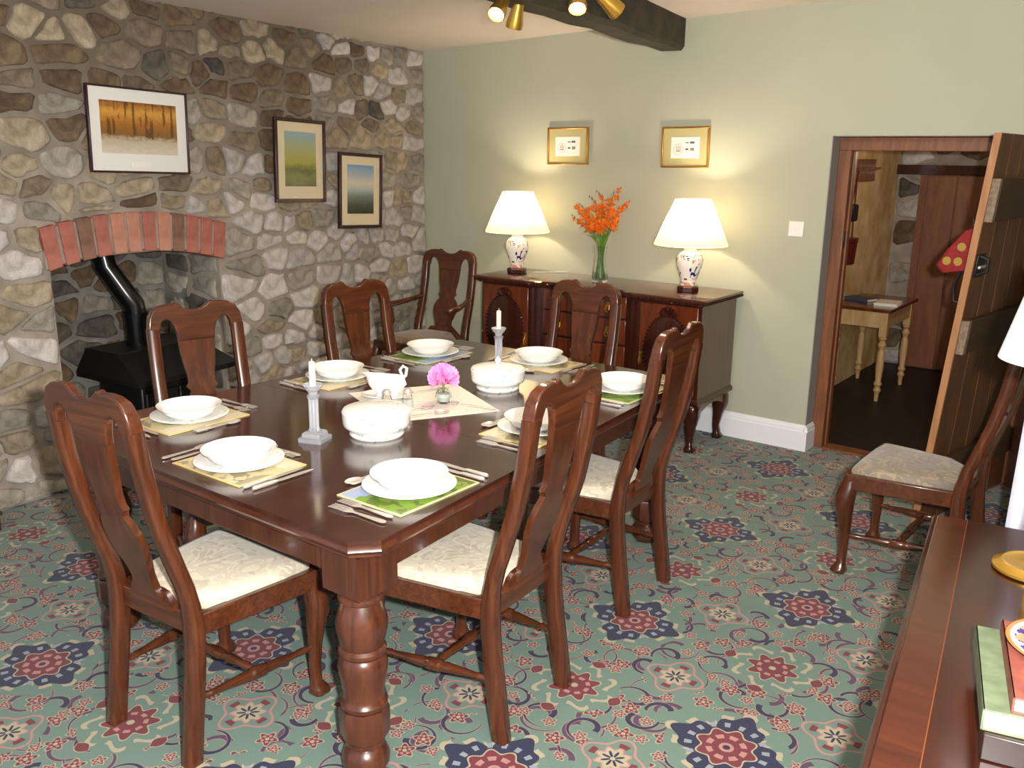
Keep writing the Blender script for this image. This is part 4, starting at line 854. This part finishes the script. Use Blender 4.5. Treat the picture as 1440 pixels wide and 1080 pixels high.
for (x, y, lab, fill) in ((2.045, -2.795, 'glass pepper shaker with chrome top, the emptier of the pair', False), (2.095, -2.735, 'glass salt shaker with chrome top, full of white salt', True)):
    t = thing('shaker', lab, 'shaker', (x, y, ZC), 0, 'glass cruet pair')
    MB().lathe([(0.0, 0.0), (0.021, 0.0), (0.023, 0.004), (0.017, 0.05), (0.015, 0.055), (0.0, 0.055)], 12).build('glass_body', 'glass', t, sharp=30)
    if fill: MB().lathe([(0.0, 0.004), (0.019, 0.005), (0.0165, 0.034), (0.0, 0.036)], 12).build('contents', 'salt', t)
    MB().lathe([(0.016, 0.0555), (0.0165, 0.066), (0.012, 0.075), (0.0, 0.078)], 16).build('cap', 'silver', t)
fv = thing('posy_vase', 'small round glass posy vase on the linen cloth', 'vase', (2.155, -2.60, ZC))
MB().lathe([(0.0, 0.0), (0.018, 0.0), (0.028, 0.010), (0.033, 0.027), (0.028, 0.044), (0.017, 0.055), (0.021, 0.062), (0.019, 0.062), (0.015, 0.055), (0.026, 0.043), (0.030, 0.027), (0.024, 0.011), (0.0, 0.006)], 24, cap0=False, cap1=False).build('bowl', 'glass', fv)
MB().lathe([(0.0, 0.0065), (0.022, 0.0115), (0.0285, 0.027), (0.025, 0.040), (0.0, 0.041)], 20).build('water', plain('milky_water', (0.88, 0.90, 0.88), 0.2), fv)
pf = thing('pink_flower', 'bright pink double flower head in the posy vase', 'flower', (2.155, -2.60, ZC+0.043))
MB().tube([(0, 0, -0.0005), (0, 0, 0.04)], 0.004, 6).build('stem', 'stem', pf)
pm = MB(); rf = random.Random(5)
pet = MB(); pet.rings([[(x, y, 0.0+0.4*y*y/0.03) for x, y in ((-0.006, 0), (-0.014, 0.018), (-0.012, 0.03), (-0.004, 0.034), (0.004, 0.031), (0.012, 0.031), (0.014, 0.018), (0.006, 0))], [(x, y, 0.0012+0.4*y*y/0.03) for x, y in ((-0.006, 0), (-0.014, 0.018), (-0.012, 0.03), (-0.004, 0.034), (0.004, 0.031), (0.012, 0.031), (0.014, 0.018), (0.006, 0))]])
pp0 = pet.build('petal', 'pink', pf, sharp=60)
for i in range(64):
    o = pp0 if i == 0 else pp0.copy()
    if i: col.objects.link(o)
    t_ = i/64; th = i*2.39996; ph = math.acos(1-1.35*t_); d = Vector((math.sin(ph)*math.cos(th), math.sin(ph)*math.sin(th), math.cos(ph)))
    o.location = d*0.026+Vector((0, 0, 0.055)); o.rotation_euler = d.to_track_quat('Y', 'Z').to_euler(); o.scale = (1.0, 1.05, 1.0); o.rotation_euler.rotate_axis('Y', rf.uniform(-2, 2))
sp0 = spoon_mesh(0.23); sp0 = sp0.build('serving_spoon', 'silver', None, sharp=50)
for (x, y, a, lab) in ((2.105, -2.875, -16, 'silver serving spoon on the cloth beside the salt shaker, handle towards the flat-lidded dish'), (2.165, -2.880, -24, 'silver serving spoon lying farther from the shakers, handle at the cloth edge'), (2.372, -2.545, 103, 'silver serving spoon with its handle at the cloth corner, bowl towards the pink flower'), (2.02, -2.42, 160, 'silver serving spoon across the far corner of the cloth')):
    inst(sp0, (x, y, ZC), R(a), lab, 'spoon', 'silver serving spoons')
def candlestick(label, loc):
    t = thing('candlestick', label, 'candlestick', loc, R(20), 'crystal candlesticks')
    MB().loft([(0, 0, 0.0, 0.043, 0.043), (0, 0, 0.012, 0.043, 0.043), (0, 0, 0.016, 0.034, 0.034), (0, 0, 0.028, 0.032, 0.032), (0, 0, 0.034, 0.022, 0.022)], 0.12).build('foot', 'crystal', t, sharp=20)
    fl_r = []
    for z in (0.034, 0.045, 0.142, 0.150):
        k_ = 24; rr_ = 0.015 if z in (0.045, 0.142) else 0.019
        fl_r.append([(rr_*(1+(0.10 if j % 2 else -0.06))*math.cos(2*math.pi*j/k_), rr_*(1+(0.10 if j % 2 else -0.06))*math.sin(2*math.pi*j/k_), z) for j in range(k_)])
    MB().rings(fl_r).build('column', 'crystal', t, sharp=15)
    MB().lathe([(0.019, 0.150), (0.022, 0.154), (0.014, 0.160), (0.016, 0.168), (0.026, 0.178), (0.034, 0.192), (0.032, 0.194), (0.018, 0.182), (0.0, 0.180)], 12).build('sconce', 'crystal', t, sharp=15)
    c = thing('candle', 'cream candle in the candlestick '+label.split('candlestick ')[1], 'candle', (loc[0], loc[1], loc[2]+0.1815), 0, 'cream candles')
    MB().lathe([(0.0105, 0.0), (0.0105, 0.085), (0.008, 0.089), (0.0, 0.089)], 16).build('wax', 'candle', c); MB().tube([(0, 0, 0.0885), (0.001, 0, 0.099)], 0.0012, 5).build('wick', 'candle', c)
candlestick('fluted crystal candlestick beside the flat-lidded dish', (2.125, -3.215, TZ))
candlestick('fluted crystal candlestick behind the knob-lidded dish', (1.975, -2.03, TZ))

# ------------------------------------------------------------------ sideboard
SZ = 0.914
sb = thing('sideboard', 'mahogany serpentine sideboard with carved oval doors along the green wall', 'sideboard', (1.43, 0, 0))
SL, SR = -0.80, 0.785
def sfront(x, base):      # breakfront: ends stand forward, centre swept back
    e = lambda t: 0.5-0.5*math.cos(math.pi*min(1, max(0, t)))
    return base + 0.06*e((x+0.40)/0.12)*e((0.36-x)/0.12) - 0.02*math.cos(math.pi*min(1, abs(x)/0.3))*(abs(x) < 0.15)
xs = [SL+(SR-SL)*i/60 for i in range(61)]
def plan(over, base): return [(x+(over if i == 60 else -over if i == 0 else 0), sfront(x, base)) for i, x in enumerate(xs)]
cz = MB(); pl_ = plan(0, -0.495); ring = [(x, y) for x, y in pl_]+[(SR, -0.035), (SL, -0.035)]
cz.rings([[(x, y, z) for x, y in ring] for z in (0.33, 0.868)]); cz.build('carcass', 'side_dark', sb, sharp=30)
for x0, x1 in ((SR, SR+0.004), (SL-0.004, SL)): box('end_panel', 'side_end', (x0, x1, -0.49, -0.04, 0.335, 0.866), sb)
tp_ = MB(); ring = lambda o, b_: [(x, y) for x, y in plan(o, b_)]+[(SR+o, -0.026), (SL-o, -0.026)]
tp_.rings([[(x, y, z) for x, y in ring(o, b_)] for o, b_, z in ((0.008, -0.505, 0.868), (0.022, -0.52, 0.876), (0.036, -0.535, 0.896), (0.040, -0.54, 0.904), (0.036, -0.536, 0.912), (0.030, -0.53, SZ))]); tp_.build('top', 'side_top', sb, sharp=25)
gd = MB(); sph = lambda c, r: gd.rings([[(c[0]+r*math.cos(ph)*math.cos(2*math.pi*j/6), c[1]+r*math.cos(ph)*math.sin(2*math.pi*j/6), c[2]+r*0.9*math.sin(ph)) for j in range(6)] for ph in (-1.2, -0.4, 0.4, 1.2)])
for i in range(96):
    x = SL-0.03+(SR-SL+0.06)*i/95; sph((x, sfront(x, -0.533), 0.888), 0.009)
for i in range(28): sph((SR+0.034, -0.53+0.5*i/27, 0.888), 0.009); sph((SL-0.034, -0.53+0.5*i/27, 0.888), 0.009)
gd.build('gadrooned_edge', 'side_dark', sb)
for s_, c in ((-1, -0.60), (1, 0.585)):
    x0, x1 = c-0.185, c+0.185
    d_ = box('door', 'side_front', (x0, x1, -0.507, -0.495, 0.345, 0.862), sb, 0.004)
    MB().rings([[(c+0.148*k_*math.cos(2*math.pi*j/40), y, 0.585+0.208*k_*math.sin(2*math.pi*j/40)) for j in range(40)][::-1] for k_, y in ((1.0, -0.507), (1.0, -0.512), (0.9, -0.515), (0.4, -0.520))]).build('oval_panel', 'side_dark', d_, sharp=40)
    gd = MB()
    for j in range(54): a_ = 2*math.pi*j/54; sph((c+0.153*math.cos(a_), -0.514, 0.585+0.214*math.sin(a_)), 0.0085)
    gd.build('beaded_rim', 'side_dark', d_)
    gd = MB()
    for j in range(9): a_ = R(20+140*j/8); gd.tube([(c+0.015*math.cos(a_), -0.512, 0.792+0.01*math.sin(a_)), (c+0.05*math.cos(a_), -0.523, 0.795+0.042*math.sin(a_)), (c+0.062*math.cos(a_), -0.512, 0.795+0.055*math.sin(a_))], [0.005, 0.010, 0.004], 6)
    gd.build('carved_crest', 'side_dark', d_)
    k_ = MB(); kx = c-s_*0.170; k_.box(kx-0.009, kx+0.009, -0.511, -0.507, 0.50, 0.57); k_.tube([(kx, -0.513, 0.555), (kx+0.006, -0.520, 0.52), (kx, -0.522, 0.49), (kx-0.006, -0.520, 0.52), (kx, -0.513, 0.55)], 0.003, 5); k_.build('escutcheon', 'brass', d_)
for z0, z1 in ((0.735, 0.862), (0.575, 0.722), (0.345, 0.562)):
    b = MB(); xx_ = [-0.33+0.60*i/24 for i in range(25)]
    b.rings([[(x, sfront(x, -0.495)-0.010*(1 if 0 < i < 24 else 0.3)-0.006*math.cos(math.pi*(x+0.03)/0.6), z) for i, x in enumerate(xx_)]+[(xx_[-1], -0.40, z), (xx_[0], -0.40, z)] for z in (z0, z1)])
    dr = b.build('drawer', 'side_front', sb, bevel=0.003, sharp=30); zc_ = (z0+z1)/2
    for x in (-0.21, 0.15):
        y = sfront(x, -0.495)-0.016
        k_ = MB(); k_.box(x-0.012, x+0.012, y-0.005, y+0.004, zc_-0.018, zc_+0.028); k_.tube([(x-0.010, y-0.006, zc_+0.012), (x-0.013, y-0.016, zc_-0.018), (x, y-0.018, zc_-0.034), (x+0.013, y-0.016, zc_-0.018), (x+0.010, y-0.006, zc_+0.012)], 0.0035, 6); k_.build('drop_handle', 'brass', dr)
mb_ = MB(); rg2 = lambda o, b_: [(x, y) for x, y in plan(o, b_)]+[(SR+o, -0.03), (SL-o, -0.03)]
mb_.rings([[(x, y, z) for x, y in rg2(o, b_)] for o, b_, z in ((0.008, -0.503, 0.295), (0.016, -0.512, 0.305), (0.014, -0.51, 0.322), (0.002, -0.498, 0.334))]); mb_.build('base_moulding', 'side_dark', sb, sharp=25)
ap = MB(); nn_ = 24
for yy0, yy1 in ((-0.49, -0.47),):
    rg_ = []
    for y in (yy0, yy1):
        rg_.append([(SL+0.02+(SR-SL-0.04)*i/nn_, y, 0.296) for i in range(nn_+1)]+[(SR-0.02-(SR-SL-0.04)*i/nn_, y, 0.215+0.05*abs(math.sin(math.pi*3*i/nn_))) for i in range(nn_+1)])
    ap.rings(rg_)
for xx0 in (SR-0.025, SL+0.005):
    rg_ = []
    for x in (xx0, xx0+0.02): rg_.append([(x, -0.48+0.44*i/12, 0.296) for i in range(13)]+[(x, -0.04-0.44*i/12, 0.205+0.065*math.sin(math.pi*i/12)) for i in range(13)])
    ap.rings(rg_)
ap.build('apron', 'side_end', sb, sharp=30)
for sx, x in ((-1, SL+0.045), (1, SR-0.045)):
    for sy, y in ((-1, -0.455), (1, -0.085)):
        MB().loft([(x+sx*0.0, y, 0.0, 0.026, 0.026), (x+sx*0.003, y+sy*0.003, 0.015, 0.033, 0.033), (x, y, 0.035, 0.022, 0.022), (x-sx*0.006, y-sy*0.006, 0.08, 0.020, 0.020), (x, y, 0.15, 0.028, 0.028), (x+sx*0.008, y+sy*0.008, 0.22, 0.042, 0.042), (x+sx*0.004, y+sy*0.004, 0.27, 0.046, 0.046), (x, y, 0.296, 0.042, 0.042)], 0.45).build('leg', 'side_dark', sb, sharp=70)

# ------------------------------------------------------------------ lamps on the sideboard
def table_lamp(x, label):
    t = thing('table_lamp', label, 'lamp', (x, -0.27, SZ), 0, 'porcelain table lamps on the sideboard')
    MB().lathe([(0.062, 0.0), (0.066, 0.004), (0.066, 0.028), (0.060, 0.034)], 8).build('plinth', 'side_dark', t, sharp=25)
    MB().lathe([(0.044, 0.034), (0.048, 0.040), (0.044, 0.056), (0.046, 0.068), (0.060, 0.105), (0.074, 0.15), (0.079, 0.18), (0.074, 0.208), (0.055, 0.228), (0.040, 0.238), (0.038, 0.248), (0.046, 0.258), (0.044, 0.268), (0.026, 0.276), (0.0, 0.278)], 36).build('vase', 'imari', t, sharp=60)
    MB().lathe([(0.012, 0.278), (0.012, 0.335), (0.018, 0.338), (0.018, 0.362)], 12).build('lamp_holder', 'brass', t)
    MB().lathe([(0.012, 0.362), (0.026, 0.385), (0.03, 0.41), (0.02, 0.435), (0.0, 0.442)], 14).build('bulb', 'bulb', t)
    zb, zt, rb, rt_ = 0.272, 0.532, 0.212, 0.103
    MB().rings([[(r_*(1+0.004*(j % 2))*math.cos(2*math.pi*j/96), r_*(1+0.004*(j % 2))*math.sin(2*math.pi*j/96), z) for j in range(96)] for r_, z in ((rb-0.002, zb), (rb, zb), (rb, zb+0.012), (rb-0.002, zb+0.012), ((rb+rt_)/2+0.004, (zb+zt)/2), (rt_+0.001, zt-0.01), (rt_, zt), (rt_-0.003, zt))], False, False).build('shade', 'shade', t, sharp=60)
    MB().tube([(0.012, 0, 0.355), (0.06, 0, 0.40), (0.06, 0, 0.50), (0, 0, 0.520), (-0.06, 0, 0.50), (-0.06, 0, 0.40), (-0.012, 0, 0.355)], 0.0018, 5).build('harp', 'brass', t)
    lamp('lamp_glow', 'POINT', (0, 0, 0.44), 17, (1.0, 0.85, 0.63), 0.035, parent=t)
    return t
table_lamp(0.745, 'lit porcelain lamp with pleated shade at the armchair end of the sideboard')
table_lamp(2.010, 'lit porcelain lamp with pleated shade at the doorway end of the sideboard')
tag(MB().tube([(0.83, -0.20, SZ+0.004), (0.90, -0.12, SZ+0.004), (0.97, -0.06, SZ+0.004), (1.0, -0.04, SZ+0.004)], 0.003, 6).build('lamp_cord', 'cord'), 'thin pale lamp cord lying on the sideboard top', 'cord')

# ------------------------------------------------------------------ crocosmia in a glass vase
VX, VY = 1.40, -0.27
gv = thing('flower_vase', 'waisted clear glass vase holding orange flowers on the sideboard', 'vase', (VX, VY, SZ))
MB().lathe([(0.0, 0.0), (0.050, 0.0), (0.052, 0.006), (0.050, 0.03), (0.040, 0.09), (0.035, 0.13), (0.036, 0.18), (0.041, 0.225), (0.039, 0.225), (0.033, 0.18), (0.032, 0.13), (0.037, 0.09), (0.046, 0.035), (0.044, 0.016), (0.0, 0.014)], 28, cap0=False, cap1=False).build('glass_body', 'glass', gv)
rf = random.Random(21)
flo = MB()
for k_ in range(6):
    a_ = 2*math.pi*k_/6; c, s2 = math.cos(a_), math.sin(a_)
    q = [(0.002, -0.003, 0), (0.016, -0.006, 0.010), (0.028, 0.0, 0.012), (0.016, 0.006, 0.010), (0.002, 0.003, 0)]
    flo.rings([[(x*c-y*s2, x*s2+y*c, z+dz) for x, y, z in q] for dz in (0, 0.0012)])
flo.tube([(0, 0, -0.018), (0, 0, 0.002)], [0.0025, 0.005], 6)
flo_me = None; bud_me = None
spread = [(-0.19, 0.02, 0.16), (-0.155, -0.03, 0.30), (-0.14, 0.03, 0.24), (-0.10, -0.05, 0.20), (-0.07, 0.03, 0.30), (-0.05, -0.05, 0.24), (-0.01, 0.02, 0.34), (0.03, -0.04, 0.31), (0.06, 0.03, 0.37), (0.10, -0.03, 0.40), (0.13, 0.02, 0.28), (0.17, -0.02, 0.31), (0.09, -0.06, 0.19), (0.02, -0.07, 0.17), (-0.03, 0.05, 0.22), (0.14, -0.05, 0.22)]
for i, (sx, sy, sz) in enumerate(spread):
    t = thing('crocosmia_spray', 'orange crocosmia spray standing in the glass vase', 'flower', (VX, VY, SZ), 0, 'orange crocosmia sprays')
    a_ = 2.4*i; b0 = Vector((-sx*0.12+0.018*math.cos(a_), 0.018*math.sin(a_), 0.02)); b1 = Vector((sx*0.10+0.010*math.cos(a_), 0.012*math.sin(a_), 0.225)); tip = Vector((sx, sy, 0.225+sz*0.86))
    mid_ = b1*0.5+tip*0.5+Vector((0, 0, 0.03)); path = [b0, b0*0.5+b1*0.5, b1, b1*0.6+mid_*0.4, mid_, mid_*0.5+tip*0.5+Vector((0, 0, 0.008)), tip]
    MB().tube(path, [0.003, 0.003, 0.0028, 0.0026, 0.0022, 0.0018, 0.0012], 6).build('stem', 'stem', t)
    for k_ in range(7):
        f_ = 0.42+0.58*k_/6; p = (b1.lerp(mid_, f_*2) if f_ < 0.5 else mid_.lerp(tip, f_*2-1)) + Vector((rf.uniform(-0.026, 0.026), rf.uniform(-0.026, 0.026), rf.uniform(-0.02, 0.014)))
        if flo_me is None:
            o = flo.build('floret', 'orange', t, sharp=60); flo_me = o.data
        else:
            o = bpy.data.objects.new('floret', flo_me); col.objects.link(o); o.parent = t
        o.location = p; s_ = 1.3-0.09*k_; o.scale = (s_, s_, s_); o.rotation_euler = (rf.uniform(0.2, 1.5), rf.uniform(-0.6, 0.6), rf.uniform(0, 6.28))
    if i % 2 == 0:
        bb = MB()
        for k_ in range(5): c = tip+Vector((0.006*(k_ % 2)+0.012*k_*(1 if sx > 0 else -1), 0, 0.008*k_)); bb.tube([c, c+Vector((0.002, 0, 0.014))], [0.004, 0.0015], 5)
        bb.build('bud_tip', 'bud', t)
    if i % 3 == 0:
        lf = MB(); d_ = Vector((sx*0.6, sy*0.6, 0.20+sz*0.55)); sd = Vector((0.007, 0.004, 0))
        lf.rings([[p-sd*w_, p+sd*w_, p+sd*w_+Vector((0, 0.0015, 0)), p-sd*w_+Vector((0, 0.0015, 0))] for p, w_ in ((b1, 0.6), (b1.lerp(d_, 0.5)+Vector((0, 0, 0.02)), 1.1), (d_, 0.08))]); lf.build('leaf', 'stem', t)

# ------------------------------------------------------------------ chest at the right, with lamp and books
a_ = R(8.0); CT = 0.75
ck = thing('low_chest', 'polished mahogany chest with inlaid crossbanded top carrying a lamp and books', 'chest', (3.92, -2.57, 0), a_)
L_, D_ = 1.30, 0.43
box('carcass', 'near_top', (0.03, D_, -L_+0.03, -0.03, 0.08, CT-0.03), ck, 0.003)
tpb = MB(); rr_ = lambda o: [(o, -L_+o), (D_-o*0.2, -L_+o), (D_-o*0.2, -o), (o, -o)]
tpb.rings([[(x, y, z) for x, y in rr_(o)] for o, z in ((0.016, CT-0.03), (0.006, CT-0.024), (0.0, CT-0.014), (0.004, CT-0.006), (0.012, CT-0.004), (0.015, CT))]); tpb.build('moulded_top', 'near_top', ck, sharp=25)
box('crossband', 'near_band', (0.016, 0.085, -L_+0.016, -0.016, CT, CT+0.0006), ck)
box('inlay_line', 'inlay', (0.085, 0.0868, -L_+0.016, -0.016, CT, CT+0.0007), ck)
box('field', 'near_top', (0.0868, D_-0.01, -L_+0.016, -0.016, CT, CT+0.0006), ck)
for i in range(3):
    d_ = box('drawer', 'near_band', (0.018, 0.03, -L_+0.05, -0.05, 0.11+i*0.205, 0.11+i*0.205+0.19), ck, 0.003)
    for y in (-0.35, -0.95): MB().tube([(0.018, y-0.04, 0.21+i*0.205), (0.0, y-0.03, 0.195+i*0.205), (0.0, y+0.03, 0.195+i*0.205), (0.018, y+0.04, 0.21+i*0.205)], 0.004, 6).build('handle', 'brass', d_)
for x in (0.06, D_-0.04):
    for y in (-L_+0.06, -0.06): MB().loft([(x, y, 0, 0.025, 0.025), (x, y, 0.08, 0.04, 0.04)]).build('foot', 'near_top', ck)
bl = thing('brass_lamp', 'brass table lamp with white shade standing on the inlaid chest', 'lamp', (4.195, -2.815, CT+0.0008))
MB().lathe([(0.080, 0.0), (0.086, 0.004), (0.086, 0.010), (0.074, 0.016), (0.066, 0.022), (0.060, 0.020), (0.020, 0.024), (0.012, 0.034), (0.010, 0.10), (0.018, 0.12), (0.010, 0.14), (0.009, 0.47), (0.0, 0.472)], 36).build('base', 'brass', bl, sharp=40)
MB().lathe([(0.134, 0.505), (0.137, 0.505), (0.080, 0.735), (0.077, 0.735)], 48, cap0=False, cap1=False).build('shade', 'shade_white', bl)
MB().lathe([(0.012, 0.472), (0.026, 0.50), (0.03, 0.53), (0.018, 0.565), (0.0, 0.57)], 14).build('bulb', 'porcelain', bl)
MB().tube([(0, 0, 0.57), (0.04, 0, 0.66), (0.084, 0, 0.728)], 0.003, 5).build('shade_carrier', 'brass', bl)
z_ = CT+0.0008
bx_ = box('dark_box', 'book_brown', (-0.10, 0.10, -0.145, 0.145, 0, 0.048), None, 0.003, loc=(4.31, -3.49, z_), rot=(0, 0, R(11))); tag(bx_, 'dark brown flat box under the green book on the chest', 'box')
book('green_book', 'worn green cloth book lying flat on the dark box', (4.305, -3.475, z_+0.0482), R(13), (0.215, 0.295, 0.038), 'book_green')
book('red_book', 'worn red book lying on top of the green book', (4.325, -3.475, z_+0.0864), R(13), (0.175, 0.275, 0.028), 'book_red')
sp_ = MB().lathe([(0.0, 0.003), (0.05, 0.003), (0.055, 0.0), (0.06, 0.004), (0.098, 0.016), (0.100, 0.018), (0.097, 0.019), (0.06, 0.007), (0.0, 0.006)], 40, cap0=False, cap1=False).build('saucer', None or 'porcelain', None, sharp=60, loc=(4.325, -3.43, z_+0.1146))
k = Mat('blue_and_rust_plate', 0.12); v = k.coord(); X.nt = k.nt; n1 = X(k.noise(v, 30, 2, 1)); n2 = X(k.noise(v, 38, 2, 1)); s3 = k.node('SeparateXYZ'); k.link(v, s3.inputs[0]); r3 = hyp(X(s3.outputs[0]), X(s3.outputs[1]))
c = k.mix((n1 > 0.55), (0.93, 0.92, 0.90), (0.22, 0.14, 0.44)); c = k.mix((n2 > 0.60), c, (0.85, 0.50, 0.36)); c = k.mix((r3 > 0.092), c, (0.62, 0.42, 0.20)); c = k.mix((r3 > 0.085)*(r3 < 0.092), c, (0.90, 0.90, 0.94)); k.base(c)
sp_.data.materials[0] = k.m; tag(sp_, 'small plate with blue and rust pattern on the red book', 'plate')

# ------------------------------------------------------------------ curtain by the right wall
cu = MB(); n_ = 44; rgs = []
for z, w_ in ((0.004, 1.0), (0.5, 0.98), (1.0, 0.94), (1.6, 0.90), (2.1, 0.88)):
    rg_ = []
    for side in (0, 1):
        for i in (range(n_+1) if side == 0 else range(n_, -1, -1)):
            t = i/n_; rg_.append((4.0+0.24*(1-w_)+0.24*w_*t+0.0, -1.80+0.10*t+0.035*math.sin(t*math.pi*5)+(0.006 if side else 0), z))
    rgs.append(rg_)
tag(cu.rings(rgs).build('curtain', 'curtain', sharp=70), 'white floor-length curtain hanging by the right-hand wall beyond the chest', 'curtain')
